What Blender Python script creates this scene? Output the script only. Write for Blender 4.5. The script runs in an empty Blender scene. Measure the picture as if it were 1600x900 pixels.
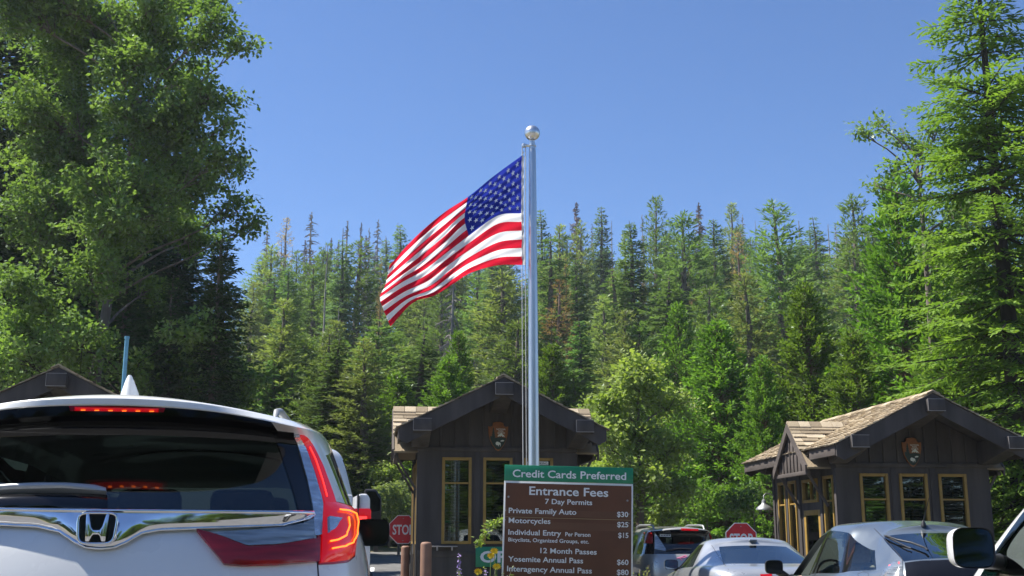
import bpy, bmesh, math, random
import numpy as np
from mathutils import Vector, Matrix
from mathutils.bvhtree import BVHTree

# ------------------------------------------------------------------ camera, sky, sun, exposure
SC = bpy.context.scene
COL = SC.collection
R = math.radians
CAM_H = 1.18
PITCH = R(12.468)
YAW = R(6.5007)            # camera looks this far to the right of the lane direction (+Y)
FPX = 1800.0               # focal length in pixels of the 1600 x 900 photograph

cd = bpy.data.cameras.new('camera'); cam = bpy.data.objects.new('camera', cd); COL.objects.link(cam)
cam.location = (0, 0, CAM_H); cam.rotation_euler = (R(90) + PITCH, 0, -YAW)
cd.sensor_width = 36; cd.lens = FPX * 36 / 1600; cd.clip_start = .05; cd.clip_end = 8000
SC.camera = cam

SUN_EL, SUN_AZ = R(58), R(-71)      # azimuth from +Y towards +X
world = bpy.data.worlds.new('World'); SC.world = world; world.use_nodes = True
wn = world.node_tree.nodes; wl = world.node_tree.links
bg = wn['Background']
sky = wn.new('ShaderNodeTexSky'); sky.sky_type = 'NISHITA'; sky.sun_disc = False
sky.sun_elevation = SUN_EL; sky.sun_rotation = SUN_AZ
sky.altitude = 1800; sky.air_density = 1.0; sky.dust_density = .15; sky.ozone_density = 5.0
hsv = wn.new('ShaderNodeHueSaturation'); hsv.inputs['Saturation'].default_value = 1.10; hsv.inputs['Hue'].default_value = .505
wl.new(sky.outputs[0], hsv.inputs['Color']); wl.new(hsv.outputs[0], bg.inputs[0]); bg.inputs[1].default_value = .080
sd = bpy.data.lights.new('sun', 'SUN'); sun = bpy.data.objects.new('sun', sd); COL.objects.link(sun)
sd.energy = 4.8; sd.angle = R(.5); sd.color = (1, .95, .87)
sdir = Vector((math.sin(SUN_AZ) * math.cos(SUN_EL), math.cos(SUN_AZ) * math.cos(SUN_EL), math.sin(SUN_EL)))
sun.rotation_euler = sdir.to_track_quat('Z', 'Y').to_euler(); sun.location = sdir * 100
SC.view_settings.view_transform = 'Standard'; SC.view_settings.look = 'None'
SC.view_settings.gamma = 1; SC.view_settings.use_curve_mapping = False
SC.view_settings.exposure = 1.15
cy = SC.cycles
cy.max_bounces = 7; cy.diffuse_bounces = 3; cy.glossy_bounces = 3; cy.transmission_bounces = 4; cy.transparent_max_bounces = 12
cy.caustics_reflective = False; cy.caustics_refractive = False; cy.use_denoising = True
cy.sample_clamp_indirect = 6

# ------------------------------------------------------------------ measuring: photo pixel -> point in the place
_cp, _sp, _cy, _sy = math.cos(PITCH), math.sin(PITCH), math.cos(YAW), math.sin(YAW)
def ray(px, py):
    a = (px - 800) / FPX; b = (450 - py) / FPX
    fw = _cp - b * _sp; u = _sp + b * _cp
    return Vector((a * _cy + fw * _sy, -a * _sy + fw * _cy, u))
def at(px, py, y):
    d = ray(px, py); return Vector((0, 0, CAM_H)) + d * (y / d.y)

# ------------------------------------------------------------------ terrain
def sm(a, b, t):
    t = min(1, max(0, (t - a) / (b - a))); return t * t * (3 - 2 * t)
def ground(x, y):
    z = -.035 * min(max(0, x - 2.5), 12)
    if y > 30: z += .05 * (min(y, 62) - 30)
    if y > 62: z += .155 * (min(y, 175) - 62)
    if y > 175: z += .04 * (min(y, 400) - 175)
    if y > 50: z += (math.sin(x * .043 + 1.3) * math.cos(y * .031) * 1.6 + math.sin(x * .11 + y * .07) * .5) * sm(50, 90, y)
    if x < -12: z += .10 * (min(-12 - x, 60)) * sm(10, 40, y)
    if x > 22: z += .10 * (min(x - 22, 60)) * sm(0, 30, y)
    return z

# ------------------------------------------------------------------ tagging and object helpers
def tag(o, label=None, cat=None, group=None, kind=None):
    if label: o['label'] = label
    if cat: o['category'] = cat
    if group: o['group'] = group
    if kind: o['kind'] = kind
    return o
def empty(name, loc=(0, 0, 0), rz=0, label=None, cat=None, group=None):
    o = bpy.data.objects.new(name, None); COL.objects.link(o)
    o.location = loc; o.rotation_euler = (0, 0, rz); o.empty_display_size = .2
    return tag(o, label, cat, group)
def copy_tree(o, parent=None):
    c = o.copy(); COL.objects.link(c); c.parent = parent
    for ch in list(o.children): copy_tree(ch, c)
    return c
def mesh_obj(name, me, mats, parent=None):
    for m in (mats if isinstance(mats, (list, tuple)) else [mats]): me.materials.append(m)
    o = bpy.data.objects.new(name, me); COL.objects.link(o)
    if parent is not None: o.parent = parent
    return o

class MB:
    """collects shapes into one mesh"""
    def __init__(s): s.v = []; s.f = []; s.m = []
    def add(s, vs, fs, m=0):
        o = len(s.v); s.v += [tuple(p) for p in vs]
        for f in fs: s.f.append([i + o for i in f]); s.m.append(m)
        return s
    def box(s, c, d, m=0, rot=None):
        hx, hy, hz = d[0] / 2, d[1] / 2, d[2] / 2
        vs = [Vector((x, y, z)) for x in (-hx, hx) for y in (-hy, hy) for z in (-hz, hz)]
        if rot is not None: vs = [rot @ v for v in vs]
        vs = [v + Vector(c) for v in vs]
        return s.add(vs, [(0, 1, 3, 2), (4, 6, 7, 5), (0, 4, 5, 1), (2, 3, 7, 6), (0, 2, 6, 4), (1, 5, 7, 3)], m)
    def b2(s, x0, x1, y0, y1, z0, z1, m=0):
        return s.box(((x0 + x1) / 2, (y0 + y1) / 2, (z0 + z1) / 2), (x1 - x0, y1 - y0, z1 - z0), m)
    def tube(s, pts, rad, n=8, m=0, cap=True):
        pts = [Vector(p) for p in pts]
        if not isinstance(rad, (list, tuple)): rad = [rad] * len(pts)
        o = len(s.v); k = len(pts)
        for i, p in enumerate(pts):
            t = (pts[min(i + 1, k - 1)] - pts[max(i - 1, 0)])
            t = t.normalized() if t.length > 1e-9 else Vector((0, 0, 1))
            a = t.orthogonal() if i == 0 else (a - t * a.dot(t))
            a = a.normalized() if a.length > 1e-6 else t.orthogonal().normalized()
            b = t.cross(a)
            for j in range(n):
                an = 2 * math.pi * j / n
                s.v.append(tuple(p + (a * math.cos(an) + b * math.sin(an)) * rad[i]))
        for i in range(k - 1):
            for j in range(n):
                s.f.append([o + i * n + j, o + i * n + (j + 1) % n, o + (i + 1) * n + (j + 1) % n, o + (i + 1) * n + j]); s.m.append(m)
        if cap:
            s.f.append([o + j for j in range(n)][::-1]); s.m.append(m)
            s.f.append([o + (k - 1) * n + j for j in range(n)]); s.m.append(m)
        return s
    def lathe(s, prof, n=20, m=0, c=(0, 0, 0)):
        o = len(s.v)
        for (r, z) in prof:
            for j in range(n):
                a = 2 * math.pi * j / n; s.v.append((c[0] + r * math.cos(a), c[1] + r * math.sin(a), c[2] + z))
        for i in range(len(prof) - 1):
            for j in range(n):
                s.f.append([o + i * n + j, o + i * n + (j + 1) % n, o + (i + 1) * n + (j + 1) % n, o + (i + 1) * n + j]); s.m.append(m)
        s.f.append([o + j for j in range(n)][::-1]); s.m.append(m)
        s.f.append([o + (len(prof) - 1) * n + j for j in range(n)]); s.m.append(m)
        return s
    def grid(s, rows, m=0, close=False):
        o = len(s.v); n = len(rows[0])
        for r in rows: s.v += [tuple(p) for p in r]
        for i in range(len(rows) - 1):
            for j in range(n if close else n - 1):
                s.f.append([o + i * n + j, o + i * n + (j + 1) % n, o + (i + 1) * n + (j + 1) % n, o + (i + 1) * n + j]); s.m.append(m)
        return s
    def prism(s, poly, a, b, axis=1, m=0):
        """poly of 2-D points extruded from a to b along an axis (0 x, 1 y, 2 z)"""
        def mk(p, t):
            return (t, p[0], p[1]) if axis == 0 else (p[0], t, p[1]) if axis == 1 else (p[0], p[1], t)
        n = len(poly); vs = [mk(p, a) for p in poly] + [mk(p, b) for p in poly]
        fs = [list(range(n)), [n + i for i in range(n)][::-1]] + [[i, (i + 1) % n, n + (i + 1) % n, n + i] for i in range(n)]
        return s.add(vs, fs, m)
    def xf(s, M):
        s.v = [tuple(M @ Vector(p)) for p in s.v]; return s
    def build(s, name, mats, parent=None, smooth=None, bevel=0, fix=True):
        me = bpy.data.meshes.new(name)
        me.from_pydata(s.v, [], s.f); me.polygons.foreach_set('material_index', s.m)
        if fix:
            bm = bmesh.new(); bm.from_mesh(me); bmesh.ops.recalc_face_normals(bm, faces=bm.faces)
            if bevel:
                es = [e for e in bm.edges if len(e.link_faces) == 2 and e.calc_face_angle(0) > R(25)]
                bmesh.ops.bevel(bm, geom=es, offset=bevel, segments=2, affect='EDGES', profile=.5, clamp_overlap=True)
            bm.to_mesh(me); bm.free()
        if smooth is not None or bevel:
            me.polygons.foreach_set('use_smooth', [True] * len(me.polygons))
            me.set_sharp_from_angle(angle=R(smooth or 40))
        me.update()
        return mesh_obj(name, me, mats, parent)

# ------------------------------------------------------------------ materials
def mat(name, col, rough=.6, metal=0, var=0, scale=5, bump=0, bscale=None, coat=0, spec=.5, emit=None, estr=0, stretch=None, col2=None, detail=4):
    m = bpy.data.materials.new(name); m.use_nodes = True
    nt = m.node_tree; N = nt.nodes; L = nt.links; p = N['Principled BSDF']
    p.inputs['Base Color'].default_value = (*col, 1); p.inputs['Roughness'].default_value = rough
    p.inputs['Metallic'].default_value = metal; p.inputs['Specular IOR Level'].default_value = spec
    p.inputs['Coat Weight'].default_value = coat; p.inputs['Coat Roughness'].default_value = .04
    if emit: p.inputs['Emission Color'].default_value = (*emit, 1); p.inputs['Emission Strength'].default_value = estr
    if var or bump or col2:
        tc = N.new('ShaderNodeTexCoord'); mp = N.new('ShaderNodeMapping'); L.new(tc.outputs['Object'], mp.inputs[0])
        if stretch: mp.inputs['Scale'].default_value = stretch
        nz = N.new('ShaderNodeTexNoise'); nz.inputs['Scale'].default_value = scale; nz.inputs['Detail'].default_value = detail
        L.new(mp.outputs[0], nz.inputs['Vector'])
        if var or col2:
            rp = N.new('ShaderNodeValToRGB'); L.new(nz.outputs[0], rp.inputs[0])
            rp.color_ramp.elements[0].position = .3; rp.color_ramp.elements[1].position = .7
            lo = [c * (1 - var) for c in col]; hi = col2 or [min(1, c * (1 + var)) for c in col]
            rp.color_ramp.elements[0].color = (*lo, 1); rp.color_ramp.elements[1].color = (*hi, 1)
            L.new(rp.outputs[0], p.inputs['Base Color'])
        if bump:
            nb = nz
            if bscale:
                nb = N.new('ShaderNodeTexNoise'); nb.inputs['Scale'].default_value = bscale; nb.inputs['Detail'].default_value = 5
                L.new(mp.outputs[0], nb.inputs['Vector'])
            bp = N.new('ShaderNodeBump'); bp.inputs['Strength'].default_value = bump; bp.inputs['Distance'].default_value = .02
            L.new(nb.outputs[0], bp.inputs['Height']); L.new(bp.outputs[0], p.inputs['Normal'])
    return m

def leaf_mat(name, c1, c2, trans=.4, gloss=.12, wide=.5, vary=1):
    """leaves: colour varies from leaf to leaf, some light passes through"""
    m = bpy.data.materials.new(name); m.use_nodes = True
    nt = m.node_tree; N = nt.nodes; L = nt.links; N.remove(N['Principled BSDF'])
    out = N['Material Output']
    ge = N.new('ShaderNodeNewGeometry'); mx = N.new('ShaderNodeMix'); mx.data_type = 'RGBA'
    tc = N.new('ShaderNodeTexCoord'); nz = N.new('ShaderNodeTexNoise'); nz.inputs['Scale'].default_value = wide
    L.new(tc.outputs['Object'], nz.inputs['Vector'])
    ad = N.new('ShaderNodeMath'); ad.operation = 'MULTIPLY_ADD'; ad.inputs[1].default_value = .55; 
    L.new(ge.outputs['Random Per Island'], ad.inputs[0])
    sb = N.new('ShaderNodeMath'); sb.operation = 'MULTIPLY_ADD'; sb.inputs[1].default_value = 1.5; sb.inputs[2].default_value = -.5
    L.new(nz.outputs[0], sb.inputs[0]); L.new(sb.outputs[0], ad.inputs[2]); ad.use_clamp = True
    L.new(ad.outputs[0], mx.inputs['Factor'])
    mx.inputs['A'].default_value = (*c1, 1); mx.inputs['B'].default_value = (*c2, 1)
    oi = N.new('ShaderNodeObjectInfo'); hs = N.new('ShaderNodeHueSaturation')
    mr = N.new('ShaderNodeMapRange'); mr.inputs['To Min'].default_value = 1 - .22 * vary; mr.inputs['To Max'].default_value = 1 + .25 * vary
    L.new(oi.outputs['Random'], mr.inputs[0]); L.new(mr.outputs[0], hs.inputs['Value'])
    mh = N.new('ShaderNodeMapRange'); mh.inputs['To Min'].default_value = .5 - .015 * vary; mh.inputs['To Max'].default_value = .5 + .015 * vary
    L.new(oi.outputs['Random'], mh.inputs[0]); L.new(mh.outputs[0], hs.inputs['Hue'])
    L.new(mx.outputs['Result'], hs.inputs['Color'])
    df = N.new('ShaderNodeBsdfDiffuse'); tr = N.new('ShaderNodeBsdfTranslucent'); gl = N.new('ShaderNodeBsdfGlossy')
    tint = N.new('ShaderNodeMix'); tint.data_type = 'RGBA'; tint.blend_type = 'MULTIPLY'; tint.inputs['Factor'].default_value = 1
    tint.inputs['B'].default_value = (1.25, 1.35, .55, 1); L.new(hs.outputs[0], tint.inputs['A'])
    L.new(hs.outputs[0], df.inputs[0]); L.new(tint.outputs['Result'], tr.inputs[0])
    gl.inputs['Roughness'].default_value = .6; gl.inputs[0].default_value = (.9, .95, 1, 1)
    m1 = N.new('ShaderNodeMixShader'); m1.inputs[0].default_value = trans
    L.new(df.outputs[0], m1.inputs[1]); L.new(tr.outputs[0], m1.inputs[2])
    fr = N.new('ShaderNodeFresnel'); fr.inputs[0].default_value = 1.4
    ml = N.new('ShaderNodeMath'); ml.operation = 'MULTIPLY'; ml.inputs[1].default_value = gloss; L.new(fr.outputs[0], ml.inputs[0])
    m2 = N.new('ShaderNodeMixShader'); L.new(ml.outputs[0], m2.inputs[0])
    L.new(m1.outputs[0], m2.inputs[1]); L.new(gl.outputs[0], m2.inputs[2]); L.new(m2.outputs[0], out.inputs[0])
    return m

def glass_mat(name, tint=(.5, .55, .52), gloss=(.95, 1, 1), rough=.01, boost=1.0):
    """a thin pane: see-through tint plus a mirror share that grows at grazing angles"""
    m = bpy.data.materials.new(name); m.use_nodes = True
    nt = m.node_tree; N = nt.nodes; L = nt.links; N.remove(N['Principled BSDF'])
    t = N.new('ShaderNodeBsdfTransparent'); t.inputs[0].default_value = (*tint, 1)
    g = N.new('ShaderNodeBsdfGlossy'); g.inputs['Roughness'].default_value = rough; g.inputs[0].default_value = (*gloss, 1)
    lw = N.new('ShaderNodeFresnel'); lw.inputs[0].default_value = 1.52
    ml = N.new('ShaderNodeMath'); ml.operation = 'MULTIPLY'; ml.inputs[1].default_value = boost; ml.use_clamp = True; L.new(lw.outputs[0], ml.inputs[0])
    mx = N.new('ShaderNodeMixShader'); L.new(ml.outputs[0], mx.inputs[0]); L.new(t.outputs[0], mx.inputs[1]); L.new(g.outputs[0], mx.inputs[2])
    L.new(mx.outputs[0], N['Material Output'].inputs[0])
    return m

def cloth_mat(name, col):
    m = bpy.data.materials.new(name); m.use_nodes = True
    nt = m.node_tree; N = nt.nodes; L = nt.links; N.remove(N['Principled BSDF'])
    d = N.new('ShaderNodeBsdfDiffuse'); t = N.new('ShaderNodeBsdfTranslucent')
    tc = N.new('ShaderNodeTexCoord'); w = N.new('ShaderNodeTexNoise'); w.inputs['Scale'].default_value = 60
    L.new(tc.outputs['Object'], w.inputs['Vector'])
    b = N.new('ShaderNodeBump'); b.inputs['Strength'].default_value = .15; b.inputs['Distance'].default_value = .01; L.new(w.outputs[0], b.inputs['Height'])
    L.new(b.outputs[0], d.inputs['Normal'])
    for x in (d, t): x.inputs[0].default_value = (*col, 1)
    mx = N.new('ShaderNodeMixShader'); mx.inputs[0].default_value = .6
    L.new(d.outputs[0], mx.inputs[1]); L.new(t.outputs[0], mx.inputs[2]); L.new(mx.outputs[0], N['Material Output'].inputs[0])
    return m

M = {}
M['asphalt'] = mat('asphalt', (.115, .113, .11), .9, var=.3, scale=2.2, bump=.5, bscale=140)
M['earth'] = mat('earth', (.24, .19, .12), .95, scale=.35, col2=(.07, .085, .03), bump=.6, bscale=6)
M['concrete'] = mat('concrete', (.34, .33, .30), .9, var=.2, scale=3, bump=.3, bscale=60)
M['paint_white'] = mat('road_paint', (.7, .7, .68), .8, var=.15, scale=9)
M['bark'] = mat('bark', (.15, .12, .10), .95, var=.4, scale=6, bump=.8, bscale=9, stretch=(1, 1, .2))
M['bark_dark'] = mat('dark_bark', (.045, .036, .03), .95, var=.4, scale=6, bump=.8, bscale=9, stretch=(1, 1, .2))
M['bark_red'] = mat('bark_red', (.16, .10, .065), .95, var=.4, scale=6, bump=.8, bscale=9, stretch=(1, 1, .2))
M['dead'] = mat('dead_wood', (.26, .24, .225), .95, var=.35, scale=3, bump=.4, stretch=(1, 1, .2))
M['dead_brown'] = mat('dead_brown_wood', (.17, .115, .085), .95, var=.35, scale=3, bump=.4, stretch=(1, 1, .2))
M['pine'] = leaf_mat('pine_needles', (.105, .165, .055), (.20, .295, .105), .36, .05)
M['pale'] = leaf_mat('pale_pine_needles', (.15, .205, .08), (.30, .35, .14), .38, .05)
M['fir'] = leaf_mat('fir_needles', (.085, .15, .06), (.16, .255, .10), .36, .05)
M['firblue'] = leaf_mat('blue_fir_needles', (.105, .175, .10), (.19, .27, .155), .36, .05)
M['cedar'] = leaf_mat('cedar_sprays', (.075, .14, .02), (.185, .295, .045), .40, .06)
M['brown'] = leaf_mat('dying_needles', (.28, .18, .10), (.45, .32, .17), .35, .03)
M['oak'] = leaf_mat('oak_leaves', (.07, .135, .035), (.22, .325, .09), .42, .12, vary=.15)
M['maple'] = leaf_mat('broad_leaves', (.15, .225, .05), (.36, .44, .12), .5, .2, vary=0)
M['nearfir'] = leaf_mat('near_fir_needles', (.08, .155, .028), (.215, .325, .06), .40, .06, vary=.2)
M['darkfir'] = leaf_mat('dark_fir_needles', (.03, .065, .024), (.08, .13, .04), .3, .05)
M['shrub'] = leaf_mat('shrub_leaves', (.14, .20, .08), (.28, .34, .13), .45)
M['grassm'] = leaf_mat('dry_grass', (.12, .14, .04), (.34, .29, .13), .4, .1)

# ------------------------------------------------------------------ ground, road, islands
def terrain():
    xs = [-2500, -900, -400, -250] + list(np.arange(-180, -30, 8)) + list(np.arange(-30, 36, 2.0)) + list(np.arange(36, 190, 8)) + [250, 400, 900, 2500]
    ys = [-2500, -600, -200, -100] + list(np.arange(-60, 70, 2.5)) + list(np.arange(70, 260, 6)) + [300, 400, 700, 1200, 3000]
    b = MB(); b.grid([[(x, y, ground(x, y)) for x in xs] for y in ys])
    return tag(b.build('ground', M['earth'], smooth=60), kind='structure')
terrain()
def sheet(name, x0, x1, y0, y1, dz, m, step=2.0, edge=None):
    xs = np.linspace(x0, x1, max(2, int((x1 - x0) / step) + 1)); ys = np.linspace(y0, y1, max(2, int((y1 - y0) / step) + 1))
    b = MB(); b.grid([[(x, y, ground(x, y) + dz) for x in xs] for y in ys])
    return tag(b.build(name, m, smooth=60), kind='structure')
sheet('road', -11, 17, -30, 46, .03, M['asphalt'])
def marks():
    b = MB()
    for y0 in range(28, 46, 4):
        xx = .2 - (y0 - 28) * .05
        ys = [y0, y0 + .8, y0 + 1.6]
        b.grid([[(x, y, ground(x, y) + .036) for x in (xx, xx + .12)] for y in ys])
    for y0 in range(-10, 40, 2):
        b.grid([[(x, y, ground(x, y) + .036) for x in (-3.25, -3.12)] for y in (y0, y0 + 2)])
    return tag(b.build('road_markings', M['paint_white']), kind='structure')
marks()
def island(x0, x1, y0, y1):
    b = MB(); n = 8; pts = []
    r = (x1 - x0) / 2; cx = (x0 + x1) / 2
    for i in range(n + 1): a = math.pi + math.pi * i / n; pts.append((cx + r * math.cos(a), y0 + r + r * math.sin(a)))
    for i in range(n + 1): a = math.pi * i / n; pts.append((cx + r * math.cos(a), y1 - r + r * math.sin(a)))
    inner = [(cx + (x - cx) * (r - .16) / r, (y0 + y1) / 2 + (y - (y0 + y1) / 2) * .99) for x, y in pts]
    zb = [ground(x, y) - .1 for x, y in pts]; zt = [ground(x, y) + .15 for x, y in pts]
    k = len(pts)
    vs = [(x, y, z) for (x, y), z in zip(pts, zb)] + [(x, y, z) for (x, y), z in zip(pts, zt)] + [(x, y, z) for (x, y), z in zip(inner, zt)]
    fs = [[i, (i + 1) % k, k + (i + 1) % k, k + i] for i in range(k)] + [[k + i, k + (i + 1) % k, 2 * k + (i + 1) % k, 2 * k + i] for i in range(k)]
    b.add(vs, fs)
    tag(b.build('kerb', M['concrete'], bevel=0), kind='structure')
    c = MB(); c.add([(x, y, ground(x, y) + .142) for x, y in inner], [list(range(k))])
    tag(c.build('island', M['earth']), kind='structure')
island(.55, 4.3, 7.5, 31)
island(-7.9, -4.1, 12, 30)
island(9.1, 12.9, 12, 30)

# ------------------------------------------------------------------ foliage
def leaves_mesh(name, P, D, N, Ln, Wd, m):
    """rhombus leaves: base P, direction D, side from N"""
    P = np.asarray(P, float); D = np.asarray(D, float); N = np.asarray(N, float)
    Ln = np.asarray(Ln, float).reshape(-1, 1); Wd = np.asarray(Wd, float).reshape(-1, 1)
    D /= np.linalg.norm(D, axis=1, keepdims=True) + 1e-9
    S = np.cross(D, N); S /= np.linalg.norm(S, axis=1, keepdims=True) + 1e-9
    n = len(P)
    V = np.empty((n, 4, 3)); V[:, 0] = P; V[:, 1] = P + D * Ln * .45 + S * Wd * .5; V[:, 2] = P + D * Ln; V[:, 3] = P + D * Ln * .45 - S * Wd * .5
    me = bpy.data.meshes.new(name)
    me.vertices.add(n * 4); me.loops.add(n * 4); me.polygons.add(n)
    me.vertices.foreach_set('co', V.reshape(-1)); me.loops.foreach_set('vertex_index', np.arange(n * 4, dtype=np.int32))
    me.polygons.foreach_set('loop_start', np.arange(0, n * 4, 4, dtype=np.int32))
    me.update(calc_edges=True); me.validate()
    me.materials.append(m)
    return me

def cone_pt(rng, d, spread):
    v = Vector((rng.gauss(0, 1), rng.gauss(0, 1), rng.gauss(0, 1)))
    return (Vector(d) + v * spread).normalized()

def conifer(seed, H=25., Rm=3., z0=.1, prof='cone', whorls=44, per=5, el0=25, el1=-12, tuft='spray', tl=.55, tw=.22, step=.42, bare=.12, m='pine', bark='bark', fine=1, lean=0, gap=0.0, limb=True, flat=1.0, spread=.28):
    rng = random.Random(seed)
    P, D, Nn, Ln, Wd = [], [], [], [], []
    tb = MB()
    rb = H * .013 + .06
    wob = [(rng.uniform(-.1, .1), rng.uniform(-.1, .1)) for _ in range(9)]
    def axis(z):
        t = z / H * 8; i = min(7, int(t)); f = t - i
        return (wob[i][0] * (1 - f) + wob[i + 1][0] * f + lean * z, wob[i][1] * (1 - f) + wob[i + 1][1] * f)
    tb.tube([(*axis(H * k / 10), H * k / 10) for k in range(11)], [rb * (1 - k / 10) ** .8 + .015 for k in range(11)], 8, cap=False)
    for w in range(whorls):
        q = (w + rng.uniform(-.4, .4)) / whorls; q = min(max(q, 0), .995)
        z = H * (z0 + (1 - z0) * q)
        if rng.random() < gap: continue
        if prof == 'cone': r = (1 - q) ** .66 * .96 + .04
        elif prof == 'pine': r = min(1, (1 - q) * 1.45) ** .66 * (.82 + .18 * min(1, q * 4)) + .05
        elif prof == 'cedar': r = (1 - q) ** .62 * .97 + .03
        else: r = 1 - q + .05
        a0 = rng.uniform(0, 6.28)
        npb = max(3, int(per * (1.0 if q < .8 else .8)))
        for k in range(npb):
            a = a0 + 6.283 * k / npb + rng.uniform(-.35, .35)
            L = Rm * r * rng.uniform(.85 - spread, .85 + spread) * (1.06 if spread > .3 else 1) * (1.12 if rng.random() < .1 else 1)
            el = R(el1 + (el0 - el1) * q + rng.uniform(-9, 9))
            ax, ay = axis(z); base = Vector((ax, ay, z))
            out = Vector((math.cos(a), math.sin(a), 0))
            def bp(t):   # branch curve: droops in the middle, tip turns up a little
                return base + out * (L * t * math.cos(el)) + Vector((0, 0, L * (t * math.sin(el) - .16 * t * t * (1 if el < .2 else .3) + .09 * t ** 4)))
            if limb: tb.tube([bp(0), bp(.45), bp(.9)], [max(.012, L * .014), max(.01, L * .009), .006], 4, cap=False)
            side = out.cross(Vector((0, 0, 1)))
            s = L * bare + .1
            while s < L:
                t = s / L; p = bp(t); d = (bp(min(1, t + .05)) - bp(t - .05)).normalized()
                if tuft == 'spray':
                    tlen = tl * (.55 + .75 * (1 - t)) * rng.uniform(.7, 1.2) * min(1, L / 1.2 + .35)
                    for sg in (-1, 1):
                        dd = (d * .75 + side * sg * rng.uniform(.6, 1.0) + Vector((0, 0, rng.uniform(-.38, .12)))).normalized()
                        for f in range(fine):
                            o = p + dd * tlen * f / fine * .85
                            d2 = dd if fine == 1 else cone_pt(rng, dd, .28)
                            nn = cone_pt(rng, (0, 0, 1), .38 * flat)
                            P.append(o); D.append(d2); Nn.append(nn); Ln.append(tlen * (1 if fine == 1 else 1.25 / fine + .1)); Wd.append(tw * rng.uniform(.7, 1.2))
                elif tuft == 'pom':
                    if t > .3 or rng.random() < .35:
                        dd0 = cone_pt(rng, d + Vector((0, 0, .35)), .35)
                        for f in range(5 * fine):
                            d2 = cone_pt(rng, dd0, .55)
                            P.append(p + d2 * .03); D.append(d2); Nn.append(cone_pt(rng, (0, 0, 1), .8)); Ln.append(tl * rng.uniform(.7, 1.15)); Wd.append(tw * rng.uniform(.7, 1.2))
                elif tuft == 'cedar':
                    for f in range(3 * fine):
                        d2 = cone_pt(rng, d * .8 + side * rng.uniform(-.9, .9) + Vector((0, 0, rng.uniform(-.55, .5))), .25)
                        P.append(p + d2 * tl * rng.uniform(0, .5)); D.append(d2); Nn.append(cone_pt(rng, d, .7)); Ln.append(tl * rng.uniform(.6, 1.2)); Wd.append(tw * rng.uniform(.7, 1.3))
                s += step * rng.uniform(.7, 1.3)
    cr = leaves_mesh('crown', P, D, Nn, Ln, Wd, M[m])
    t = tb.build('trunk', M[bark], smooth=60, fix=False); tm = t.data; bpy.data.objects.remove(t)
    return dict(trunk=tm, crown=cr, H=H, R=Rm)

def snag(seed, H=25., Rm=2.2, z0=.15, n=110, droop=0., m='dead', top=1.0, fork=0, thick=1.0):
    rng = random.Random(seed); tb = MB(); cb = MB()
    rb = H * .010 + .05
    tb.tube([(rng.uniform(-.05, .05), rng.uniform(-.05, .05), H * k / 8) for k in range(9)], [rb * (1 - k / 8) ** .9 + .03 for k in range(9)], 6, cap=False)
    for i in range(n):
        q = rng.random() ** .8; z = H * (z0 + (1 - z0) * q); L = Rm * ((1 - q) ** .7 + .06) * rng.uniform(.25, 1.1)
        a = rng.uniform(0, 6.28); el = R(rng.uniform(-25, 35)) - droop
        o = Vector((math.cos(a), math.sin(a), 0)); p0 = Vector((0, 0, z))
        p1 = p0 + o * L * .5 * math.cos(el) + Vector((0, 0, L * .5 * math.sin(el))); p2 = p0 + o * L * math.cos(el * 1.3) + Vector((0, 0, L * math.sin(el) - L * .15))
        cb.tube([p0, p1, p2], [.045 * thick, .032 * thick, .014 * thick], 4, cap=False)
        for j in range(4 if fork == 0 else 10):
            b0 = p0.lerp(p2, rng.uniform(.3, .95)); d = cone_pt(rng, o + Vector((0, 0, -droop)), .7)
            cb.tube([b0, b0 + d * L * rng.uniform(.15, .35)], [.022 * thick, .010 * thick], 3, cap=False)
    t = tb.build('trunk', M[m], smooth=60, fix=False); tm = t.data; bpy.data.objects.remove(t)
    c = cb.build('branches', M[m], fix=False); cm = c.data; bpy.data.objects.remove(c)
    return dict(trunk=tm, crown=cm, H=H, R=Rm)

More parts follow.
